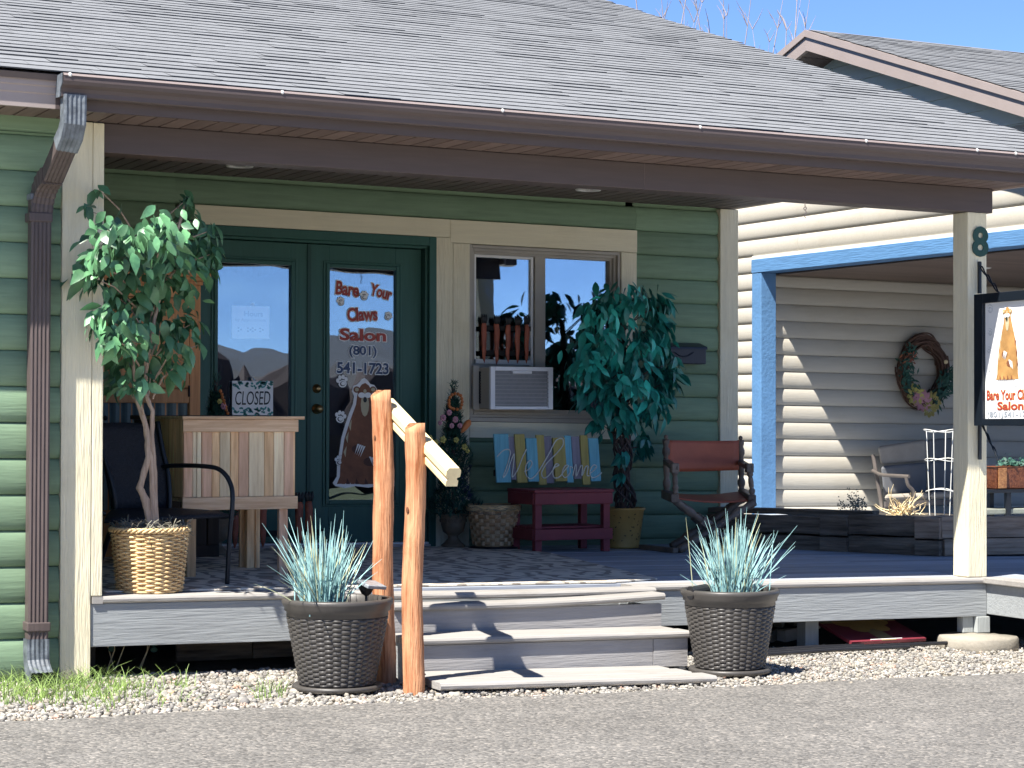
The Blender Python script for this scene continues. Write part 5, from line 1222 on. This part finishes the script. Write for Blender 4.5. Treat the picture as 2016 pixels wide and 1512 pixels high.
# back posts, arms, seat rails
for (pt, pb, side) in (((1311,864),(1313,975),0),((1458,868),(1460,975),1)):
    a, b = Q(*pt, bk_), Q(*pb, bk_); turned(b, a, .026, 'back_post'); MB().ball(a+Vector((0,0,.015)), .017, 8).build('finial', K['chair_wood'], t, smooth=True)
for (p0, p1, fb) in (((1312,908),(1328,920),(1330,975)),((1458,912),(1475,922),(1482,985))):
    a, b = Q(*p0, bk_), Q(*p1, fr_); MB().bar(a, b+(b-a)*.04, .05, .032).build('arm', K['chair_wood'], t, bevel=.006)
    MB().box(-.028,.028,-.02,.02,-.035,.03).build('arm_block', K['chair_wood'], t, tuple(b), bevel=.006)
    turned(Q(fb[0], fb[1]-4, fr_), b, .021, 'arm_post')
for (p0, p1) in (((1309,972),(1328,980)),((1462,972),(1480,984))):
    a, b = Q(*p0, bk_), Q(*p1, fr_); MB().bar(a, b+(b-a)*.06, .055, .06).build('seat_rail', K['chair_wood'], t, bevel=.006)
def sheet2(c, sag, nm, th=.01):
    mb = MB(); vs = []
    for j in range(9):
        for i in range(13):
            u, v = i/12, j/8; p = c[0].lerp(c[1], u).lerp(c[3].lerp(c[2], u), v); d = math.sin(math.pi*u); vs.append(p+Vector(sag)*d)
    mb.add(vs, [(j*13+i, j*13+i+1, (j+1)*13+i+1, (j+1)*13+i) for j in range(8) for i in range(12)])
    o = mb.build(nm, K['leather'], t, smooth=True); m = o.modifiers.new('solid', 'SOLIDIFY'); m.thickness = th
sheet2([Q(1316,928,bk_-.02), Q(1455,927,bk_-.02), Q(1455,869,bk_-.02), Q(1316,866,bk_-.02)], (0,.04,-.004), 'back_panel')
sheet2([Q(1326,978,fr_), Q(1480,985,fr_), Q(1462,968,bk_), Q(1310,968,bk_)], (0,0,-.022), 'seat')
for y, k in ((fr_+.02, 0), (bk_-.02, 1)):
    L0, R0, L1, R1 = ((1330,985),(1478,990),(1330,1084),(1452,1075)) if k == 0 else ((1316,975),(1465,978),(1316,1068),(1440,1066))
    a, b, c, d = Q(*L0, y), Q(*R0, y), Q(*L1, y), Q(*R1, y); c.z = .02; d.z = .02
    turned(a, d, .029, 'leg'); b = b+Vector((0,-.045,0)); c = c+Vector((0,-.045,0)); turned(b, c, .029, 'leg')
    m = (a+d)/2; MB().bar(m-(d-a).normalized()*.06, m+(d-a).normalized()*.07, .065, .065).build('cross_block', K['chair_wood'], t, bevel=.006)
for px in (1326, 1446):
    a = Q(px, 1075, fr_-.02); a.z = .02; b = Vector((a.x-.01, bk_-dy, .02)); MB().bar(a+Vector((0,-.03,0)), b, .045, .036).build('foot_rail', K['chair_wood'], t, bevel=.006)
# ================================================================== SIGNS ON THE DOOR
def panel_sign(a, b, c, d, name, label, m, y=3.525):
    p, q = at(a, b, Y=y), at(c, d, Y=y); t = thing(name, label, 'sign', ((p.x+q.x)/2, y, (p.z+q.z)/2)); hw, hh = (q.x-p.x)/2, (p.z-q.z)/2
    MB().box(-hw, hw, -.004, .0, -hh, hh).build('board', K[m], t)
    return t, hw, hh
t, hw, hh = panel_sign(457,749,537,818,'closed_sign','white CLOSED sign with green leaf borders hanging on the left door pane','plain_white', 3.52)
lettering('CLOSED', hw*1.72, hh*.80, 0, 0, -.0045, t, K['ink_dark'], None, .01, .0, shear=.15)
r = random.Random(5)
for sgn in (1, -1):
    mb = MB()
    for k in range(38):
        x = r.uniform(-hw*.95, hw*.95); z = sgn*(hh*r.uniform(.58,.96)); mb.poly(ellipse(x, z, r.uniform(.008,.018), r.uniform(.005,.009), 8, r.uniform(-1.2,1.2)), -.0055-.0002*k*0, 0, .001)
    tag(mb.build('leaf_border', K['ink_green'], t), kind='stuff')
MB().lathe([(.0001,0),(.012,0),(.016,.008),(.004,.012)], 12).build('suction_cup', K['light_trim'], t, (0,-.004,hh+.012), (rad(90),0,0), smooth=True)
t, hw, hh = panel_sign(456,601,530,668,'hours_notice','pale paper hours notice behind the left door pane','paper', 3.566)
lettering('Hours', hw*1.0, hh*.32, .02, hh*.52, -.005, t, K['ink_grey'], None, 0, .02)
lettering('by Appointment', hw*1.6, hh*.24, 0, hh*.12, -.005, t, K['ink_grey'], None, 0, .0)
mb = MB()
for k, x in enumerate((-.6,-.1,.15,.55)):
    for q in range(3): mb.poly(ellipse(x*hw+.012*math.cos(q*2.1), -hh*.45+.012*math.sin(q*2.1), .008, .006, 8), -.0055, 0, .001)
mb.build('flower_print', K['ink_grey'], t)
MB().lathe([(.0001,0),(.012,0),(.014,.006),(.004,.010)], 12).build('suction_cup', K['light_trim'], t, (.01,-.005,hh+.01), (rad(90),0,0), smooth=True)
# ================================================================== HOUSE NUMBER, HANGING SIGN, HOOK
o = lettering('8', .118, .180, 0, 0, -.002, None, K['door_green_edge'], None, 0, .03, name='house_number')
q = at(1929.5, 476, Y=-.006); o.location = (q.x, -.008, q.z+lift(q.x, 0)); tag(o, 'dark green number 8 on the front of the right porch post', 'house number')
sm = o.modifiers.new('solid', 'SOLIDIFY'); sm.thickness = .006
SXp = 5.232
t = thing('hanging_sign', 'black framed salon sign with bear logo bracketed to the right porch post', 'sign', (SXp, -.045, 1.28)); 
a, b = at(1921,580,X=SXp-.03), at(2016,572,X=SXp-.03); a2 = at(1921,838,X=SXp-.03)
y0, z1, z0 = a.y+.045, a.z-1.28, a2.z-1.28; y1 = y0-.62; ti = (b.z-a.z)/(b.y-a.y)
def SG(x0, x1, ya, yb, za, zb, nm, m, bev=.003):                 # box on the tilted sign: ya.. measured outwards from y0
    V = []
    for x in (x0, x1):
        for yy, zz in ((ya, za), (yb, za), (yb, zb), (ya, zb)): V.append((x, y0-yy, zz-yy*ti))
    return MB().add(V, [(0,1,2,3),(7,6,5,4),(1,0,4,5),(2,1,5,6),(3,2,6,7),(0,3,7,4)]).build(nm, K[m], t, bevel=bev)
hz = z1-z0; fw_ = .080
SG(-.045,.045,0,fw_,z0,z1,'frame','sign_black'); SG(-.045,.045,.62-fw_,.62,z0,z1,'frame','sign_black'); SG(-.045,.045,fw_,.62-fw_,z0,z0+.04,'frame','sign_black'); SG(-.045,.045,fw_,.62-fw_,z1-.055,z1,'frame','sign_black')
fc = SG(-.022,.022,fw_-.005,.62-fw_+.005,z0+.03,z1-.05,'sign_face','plain_white',0)
# artwork is laid out in x (outwards) and z, then turned to face -x
def turn(o):
    for v in o.data.vertices: x, y, z = v.co; v.co = (-.022+y, y0-x, z-x*ti)
    o.data.update()
uS = lambda px, py: (fw_+(px-1940)/ (2016-1940)*.40, z0+.04+(822-py)/ (822-592)*(hz-.095))
for (txt, cx, cz, wd, ht, f_, rr) in (('Bare Your Claws',.31,.185,.43,.058,'ink_red',0),('Salon',.31,.122,.235,.048,'ink_red',0),('(801)541-1723',.31,.070,.42,.042,'ink_grey',0)):
    o = lettering(txt, wd, ht, cx, z0+cz-.008, -.001, fc, K[f_], K['ink_gold'] if f_ == 'ink_red' else None, rr, .02, .05); turn(o)
o = bear(lambda a, b: (.285+(a-717)/100*.19, z0+.255+(958-b)/206*.435), -.002).build('bear_logo', [K[k] for k in ('plain_white','bear_faded','bear_brown','bear_tan','ink_dark')], fc); turn(o)
for (a_, b_, s_, rr) in ((.125,.68,.026,.4),(.125,.545,.022,.2),(.115,.44,.020,0),(.12,.335,.024,-.3),(.36,.235,.016,0),(.47,.66,.026,-.4),(.48,.52,.024,.2),(.47,.38,.024,.5)):
    mb = MB(); paw(mb, a_, z0+b_, s_, -.001, rr); o = mb.build('paw_print', [K['ink_grey'], K['plain_white']], fc); turn(o)
for (pa, pb, up_) in ((515,578,1),(838,905,-1)):
    p = at(1928.5, pa, Y=-.02).z-1.28; q = at(1928.5, pb, Y=-.02).z-1.28
    bx_ = at(1928.5, 700, Y=-.02).x-SXp
    MB().box(bx_-.009, bx_+.009, .015, .034, min(p,q), max(p,q)).build('bracket_bar', K['sign_black'], t, bevel=.002)
    for ph in (0, math.pi):
        pts = []
        for i in range(25):
            u = i/24; yy = .015-.17*u; zz = (p-.03*up_)+(q-p+.03*up_)*u; am = .018*math.sin(u*3*math.pi+ph)
            pts.append((bx_+.004*math.cos(u*9+ph), yy+am*.4, zz+am))
        MB().tube(pts, .0045, 6).build('bracket_scroll', K['sign_black'], t)
t = thing('ceiling_hook', 'small S hook hanging from the underside of the porch beam', 'hook', (at(1585,408,Y=.08).x, .08, 2.166))
tubep([(0,0,.002),(0,0,-.022),(.010,0,-.034),(.0,0,-.046),(-.009,0,-.036),(0,0,-.028)], .0025).build('eye', K['lip_metal'], t)
tubep([(0,0,-.044),(.008,0,-.056),(.002,0,-.068),(-.006,0,-.078),(.004,0,-.090)], .0025).build('hook', K['lip_metal'], t)
# ================================================================== TIMBER PLANTER BED
t = thing('timber_bed', 'planter bed walled with weathered railway timbers beside the porch deck', 'planter bed', (6.3,2.4,0))
A0, A1 = Vector((5.56,2.98)), Vector((6.36,1.72)); dA = (A1-A0).normalized(); nA = Vector((-dA.y, dA.x))
if nA.x < 0: nA = -nA
def tim(s0, s1, z0, z1, out=0, m='timber_dark', dp=.16, base=A0, d=dA, n=nA):
    p, q = base+d*s0-n*out, base+d*s1-n*out
    L = (q-p).length; ang = math.atan2(d.y, d.x); mb = MB(); ns = 12; vs = []
    prof = [(0,.012),(.012,0),(.988,0),(1,.012),(1,.988),(.988,1),(.012,1),(0,.988)]
    path = []
    for i in range(ns+1): path.append(((L*i/ns,0,0),(0,1,0),(0,0,1)))
    H_ = z1-z0; pf = [(-(dp)*(1-u)+dp, v*H_) for u, v in prof]
    mb.sweep([(a_, b_) for a_, b_ in [(u*dp, v*H_) for u, v in prof]], path); mb.jitter(.007, 7)
    sgn = 1 if (Vector((-d.y, d.x))-n).length < .1 else -1
    if sgn < 0: mb.v = [(x, -y, z) for x, y, z in mb.v]; mb.f = [f[::-1] for f in mb.f]
    o = mb.build('timber', K[m], t, (p.x-6.3, p.y-2.4, z0+.002), (0,0,ang), bevel=.006); return o
LA_ = (A1-A0).length; 
def sp(px): # distance along wall A of picture column px
    best = min(range(0, 161), key=lambda k: abs(project_x(A0+dA*LA_*k/160)-px)); return LA_*best/160
def project_x(p):
    P3 = Vector((p.x, p.y, .15+lift(p.x, p.y)))-CAM; return 1008+F*P3.dot(r2)/P3.dot(fw)
s1, s2, s3, s4 = sp(1620), sp(1672), sp(1805), sp(1853)
zA, zB, zC = -.0, .115, .262
tim(-.35, s1-.004, zB+.01, zC-.02, .03); tim(s1, s2, zB, zC-.01, .045, dp=.5); tim(s2+.004, s3-.004, zB+.015, zC, .02); tim(s3, s4, zB, zC-.004, .045, 'timber_lit', dp=.5)
tim(-.35, s1-.004, zA, zB-.008, .03); tim(s1, s2, zA, zB-.01, .045, dp=.5); tim(s2+.004, s3-.004, zA, zB+.002, .02); tim(s3, s4, zA, zB-.012, .045, dp=.5)
tim(-.45, s2+.1, zC-.018, zC+.02, -.19, dp=.12)
tim(-.45, LA_, .0, .2, -.165, dp=.05)
dB = Vector((.985,-.17)).normalized(); nB = Vector((.17,.985)).normalized(); B0 = A0+dA*(s4+.004)
tim(.0, 2.9, zB+.005, zC, 0, 'timber_lit', .16, B0, dB, nB); tim(.02, 2.9, zA, zB-.002, 0, 'timber_lit', .16, B0, dB, nB)  # front run takes the lighter timber, coloured as if sunlit
MB().add([(5.62-6.3,3.1-2.4,.15),(A1.x-6.3+.1,A1.y-2.4+.12,.15),(8.9-6.3,1.5-2.4,.12),(8.9-6.3,5.6-2.4,.10),(5.74-6.3,5.6-2.4,.10)], [(0,1,2,3,4)]).build('soil', K['soil'], t)
# ================================================================== NEIGHBOUR'S PORCH THINGS
t = thing('wreath', 'grapevine wreath with pink and yellow flowers hanging on the cream wall', 'wreath', tuple(at(1817,731,Y=8.30)))
r = random.Random(12); RWx, RWz = .262, .325
for s in range(60):
    ph = r.uniform(0,6.28); dr, dq = r.gauss(0,.10), r.uniform(-.05,.05); pts = []
    for i in range(41):
        a = ph+5.2*i/40; k = 1+dr+.05*math.sin(a*4+s); pts.append((RWx*k*math.cos(a), dq+.02*math.sin(a*6+s), RWz*k*math.sin(a)))
    MB().tube(pts, .010, 4).build('vine', K['twig'], t)
def sprig(c, n, L, m, rr, nm='sprig'):
    mb = MB()
    for k in range(n):
        p = Vector((c[0]+r.gauss(0,rr), -.07+r.gauss(0,.02), c[1]+r.gauss(0,rr))); d = Vector((r.gauss(0,1), -.5, r.gauss(0,1))).normalized()*L; q = d.cross(Vector((0,1,0))).normalized()*L*.2
        mb.add([p-d*.3, p+q+d*.3, p+d, p-q+d*.3], [(0,1,2,3)])
    return tag(mb.build(nm, K[m], t), kind='stuff')
for a in (2.5,2.9,3.2,3.5,3.8): sprig((RWx*math.cos(a), RWz*math.sin(a)), 34, .06, 'foliage_dark', .042)
for a in (5.4,5.8,6.1): sprig((RWx*math.cos(a), RWz*math.sin(a)), 46, .075, 'foliage_dark', .05)
sprig((RWx*math.cos(2.6), RWz*math.sin(2.6)), 16, .06, 'carrot', .03); sprig((RWx*math.cos(2.7)-.05, RWz*math.sin(2.9)), 14, .06, 'bear_brown', .04)
def bloom(ang, R0, m, L, n=22, k=1.0):
    c = (RWx*k*math.cos(ang), RWz*k*math.sin(ang)); mb = MB()
    for j in range(n):
        a = 6.28*j/n*2.4; f = .3+.7*j/n; p = Vector((c[0]+math.cos(a)*R0*f*.5, -.10+.03*f, c[1]+math.sin(a)*R0*f*.5)); d = Vector((math.cos(a), -.35, math.sin(a)))*R0*.7; q = Vector((-math.sin(a), 0, math.cos(a)))*R0*.22
        mb.add([p, p+d*.6+q, p+d, p+d*.6-q], [(0,1,2,3)])
    mb.build('flower', K[m], t)
bloom(4.02, .11, 'yellow', .1); bloom(4.42, .11, 'pink', .1, 26); bloom(4.2, .08, 'pink', .1, 26, 1.05); bloom(4.95, .10, 'mustard_slat', .1); bloom(4.75, .09, 'mustard_slat', .1, 22, 1.22)
MB().ball((.25,-.06,.10), .024, 8).build('cone', K['dry_plant'], t)
# cushioned loveseat
ly = 7.35
t = thing('loveseat', 'metal framed outdoor loveseat with grey cushions against the cream wall', 'loveseat', (10.2, ly+.3, NF))
def Q(px, py, y): p = at(px, py, Y=y); return Vector((p.x-10.2, p.y-ly-.3, p.z-NF))
cu = lambda a, b, c, d, y, nm, m, th=.10: MB().add([Q(*p, y+dy_) for dy_ in (0, th) for p in (a, b, c, d)], [(0,1,2,3),(7,6,5,4),(1,0,4,5),(2,1,5,6),(3,2,6,7),(0,3,7,4)]).build(nm, K[m], t, bevel=.035, seg=3)
cu((1734,915),(1824,909),(1824,866),(1728,878),ly+.50,'back_cushion','cushion_tan'); cu((1829,908),(1935,905),(1935,862),(1826,866),ly+.50,'back_cushion','cushion')
cu((1740,975),(1824,972),(1824,911),(1734,917),ly+.44,'back_cushion','cushion',.14); cu((1829,972),(1935,970),(1935,907),(1829,910),ly+.44,'back_cushion','cushion',.14)
cu((1742,986),(1828,984),(1828,970),(1742,973),ly,'seat_cushion','cushion_tan',.5); cu((1830,984),(1940,982),(1940,968),(1830,970),ly,'seat_cushion','cushion_tan',.5)
tubep([Q(1719,895,ly+.55),Q(1725,930,ly+.5),Q(1734,985,ly+.45),Q(1736,1008,ly+.4)], .02).build('back_post', K['steel_tube'], t)
tubep([Q(1718,926,ly+.5),Q(1735,934,ly+.35),Q(1760,936,ly+.15),Q(1790,938,ly-.05)], .018).build('arm', K['steel_tube'], t)
tubep([Q(1784,938,ly-.02),Q(1788,955,ly-.02),Q(1799,970,ly-.02),Q(1800,1010,ly-.02)], .018).build('arm_post', K['steel_tube'], t)
MB().bar(Q(1742,992,ly-.02), Q(1940,988,ly-.02), .03, .05).build('seat_rail', K['steel_tube'], t)
for px in (1745, 1938): a = Q(px, 992, ly); MB().bar(a, Vector((a.x, a.y, 0)), .03, .03, (0,1,0)).build('leg', K['steel_tube'], t)
# tomato cage and dry plants in the bed
ty = 4.7; c0 = at(1850,1010,Y=ty); zb_ = c0.z
t = thing('plant_cage', 'white wire tomato cage standing in the timber bed', 'plant cage', (c0.x, ty, zb_))
hs = [at(1850, py, Y=ty).z-zb_ for py in (1010, 965, 905, 848)]
for k, (h_, rr) in enumerate(zip(hs[1:], (.115,.125,.134))):
    MB().tube([(rr*math.cos(a), rr*math.sin(a), h_+.012*math.sin(a*2+k)) for a in [6.2832*i/20 for i in range(21)]], .0045, 5, cap=False).build('ring', K['cage_wire'], t)
for k in range(4):
    a = 6.2832*k/4+.5; MB().tube([(.09*math.cos(a), .09*math.sin(a), -.05), (.122*math.cos(a), .122*math.sin(a), hs[3])], .0045, 5).build('stake', K['cage_wire'], t)
def dry(px0, px1, py0, py1, y, n, m, name, label, seed, th, leafy=False):
    r = random.Random(seed); a, b = at(px0, py1, Y=y), at(px1, py1, Y=y); h_ = at(px0, py0, Y=y).z-a.z; cx = (a.x+b.x)/2; wd = (b.x-a.x)/2
    t = thing(name, label, 'plant', (cx, y, a.z)); mb = MB(); lf = MB()
    for k in range(n):
        x = r.gauss(0, .25)*wd; p = Vector((x, r.gauss(0,.03), -.02)); pts = [p]; d = Vector((r.gauss(0,.9), r.gauss(0,.3), r.uniform(.3,1)))
        L = r.uniform(.4,1.0)*h_*1.5
        for i in range(5): d = (d+Vector((r.gauss(0,.35), r.gauss(0,.2), r.gauss(-.05 if not leafy else .1,.25)))).normalized(); pts.append(pts[-1]+d*L/5)
        mb.tube(pts, [th, th*.9, th*.8, th*.7, th*.5, th*.25], 4)
        if leafy:
            for p in pts[2:]:
                for _ in range(4): lf.ball((p.x+r.gauss(0,.012), p.y+r.gauss(0,.012), p.z+r.gauss(0,.012)), .006, 5)
    tag(mb.build('stem', K[m], t), kind='stuff')
    if leafy: tag(lf.build('leaf', K['dry_grey'], t), kind='stuff')
dry(1735, 1825, 962, 1010, 4.9, 60, 'dry_plant', 'dry_shrub', 'straw coloured dried shrub lying on the timber bed', 3, .006)
dry(1660, 1705, 970, 1003, 4.9, 14, 'dry_grey', 'grey_shrub', 'small sparse grey shrub growing in the timber bed', 4, .0025, True)
# ornate box on black stand
yb_ = 5.0; p0, p1 = at(1953,918,Y=yb_), at(2075,962,Y=yb_)
t = thing('window_box', 'red and gold scrollwork planter box with dark foliage on a black stand', 'planter', ((p0.x+p1.x)/2, yb_, p1.z))
hw = (p1.x-p0.x)/2; hh = p0.z-p1.z
MB().add([(-hw+.05,0,0),(hw-.05,0,0),(hw,-.02,hh),(-hw,-.02,hh),(-hw+.05,.22,0),(hw-.05,.22,0),(hw,.24,hh),(-hw,.24,hh)], [(0,1,2,3),(7,6,5,4),(1,0,4,5),(3,0,4,7)[::-1],(1,2,6,5),(2,3,7,6)]).build('box', K['orn_red'], t, bevel=.006)
MB().box(-hw+.05,-hw+.14,-.032,-.021,.005,hh-.01).build('end_panel', K['orn_tan'], t, bevel=.004)
r = random.Random(2); mb = MB()
for k in range(160):
    a = r.uniform(-.45,.5)*hw; p = Vector((a, .1+r.gauss(0,.05), hh+abs(r.gauss(0,.03)))); d = Vector((r.gauss(0,1), r.gauss(0,1), r.gauss(.4,.6))).normalized()*.05; q = d.orthogonal().normalized()*.014; mb.add([p, p+d*.5+q, p+d, p+d*.5-q], [(0,1,2,3)])
tag(mb.build('foliage', K['foliage_dark'], t), kind='stuff')
t = thing('plant_stand', 'black metal stand under the red scrollwork planter box', 'stand', ((p0.x+p1.x)/2, yb_+.11, NF+.0))
zt_ = p1.z-NF-.004
MB().box(-hw-.02,hw+.05,-.15,.15,zt_-.03,zt_).build('top', K['black_metal'], t, bevel=.004); MB().box(-hw-.1,hw,-.12,.12,zt_-.22,zt_-.17).build('shelf', K['dry_grey'], t, bevel=.01)
for x in (-hw+.14, hw-.05):
    for y_ in (-.12,.12): MB().box(x,x+.045,y_-.02,y_+.02,0,zt_-.031).build('leg', K['black_metal'], t)
# ================================================================== UNDER THE DECK
py = .28; c = at(1720,1245,Y=.15)
t = thing('painted_board', 'red board painted as a wrapped gift with gold bow, leaning under the deck', 'board', (c.x, .25, GZ))
L_, w2 = .62, .26; th = rad(24)
def slab(x0, x1, s0, s1, h0, h1, nm, m):
    V = []
    for h in (h0, h1):
        for x, s_ in ((x0,s0),(x1,s0),(x1,s1),(x0,s1)): V.append((x, -.25+s_*math.cos(th)-h*math.sin(th), .035+s_*math.sin(th)*.55+h*math.cos(th)))
    return MB().add(V, [(3,2,1,0),(4,5,6,7),(0,1,5,4),(1,2,6,5),(2,3,7,6),(3,0,4,7)]).build(nm, K[m], t)
slab(-w2, w2, 0, L_, 0, .02, 'panel', 'red_paint'); slab(-w2, w2, .34, .44, .0205, .0225, 'ribbon', 'tan_paint'); slab(-.05, .05, 0, .335, .0205, .0222, 'ribbon', 'tan_paint')
mb = MB()
for (cx, cs, rx_, ry_) in ((-.10,.33,.09,.05),(.10,.33,.09,.05),(-.07,.22,.06,.045),(.07,.22,.06,.045),(0,.28,.045,.05)):
    V = [(cx+rx_*math.cos(a), -.25+(cs+ry_*math.sin(a)*1.6)*math.cos(th)-.025*math.sin(th), .035+(cs+ry_*math.sin(a)*1.6)*math.sin(th)*.55+.025*math.cos(th)+.001*cx) for a in [6.2832*k/16 for k in range(16)]]
    mb.add(V, [tuple(range(16))])
mb.build('bow', K['ypot'], t)
slab(-.12,.10,.015,.022,.0205,.0235,'white_line','plain_white')
for k, (px0, px1, py_, yy) in enumerate(((1500,1880,1268,-.12),(1505,1700,1262,-.02),(1510,1790,1277,-.2))):
    a, b = at(px0, py_, Y=yy), at(px1, py_+6, Y=yy); o = MB().tube([(0,0,0),((b.x-a.x)/2,.01,.004),(b.x-a.x,0,0)], .011, 8).build('pipe', K['black_plastic'], None, (a.x, yy, GZ+.022)); tag(o, ('long black plastic pipe lying under the deck, nearest the gravel','short black plastic pipe lying behind the longest pipe','thin dark pipe lying at the gravel edge under the deck')[k], 'pipe')
r = random.Random(14)
for k in range(7):
    px = 1500+k*18+r.uniform(-6,6); yy = .5+r.uniform(0,.5); a = at(px, 1245, Y=yy); s_ = r.uniform(.03,.06)
    mb = MB().box(-s_, s_, -s_*.6, s_*.6, 0, s_*1.2); mb.jitter(.012, 11); o = mb.build('rubble_block', K['stone_light' if k % 3 == 0 else 'concrete'], None, (a.x, yy, GZ+(.0 if k % 2 else .06)), (0,0,r.uniform(0,1))); tag(o, ('leftmost','second','third','fourth','fifth','sixth','rightmost')[k]+' broken block from the left in the rubble under the right deck', 'rubble', 'rubble under the right deck')
t = thing('stacked_boards', 'two dusty grey boards standing on edge under the left deck end', 'boards', (.65,.75,GZ))
a, b, c = at(348,1300,Y=.6).x-.65, at(498,1300,Y=.6).x-.65, at(590,1300,Y=.6).x-.55
MB().box(a, b-.004, -.15, -.12, 0, .15).build('board', K['timber_dark'], t, bevel=.004); MB().box(b, c, -.15, -.12, 0, .145).build('board', K['timber_dark'], t, bevel=.004)
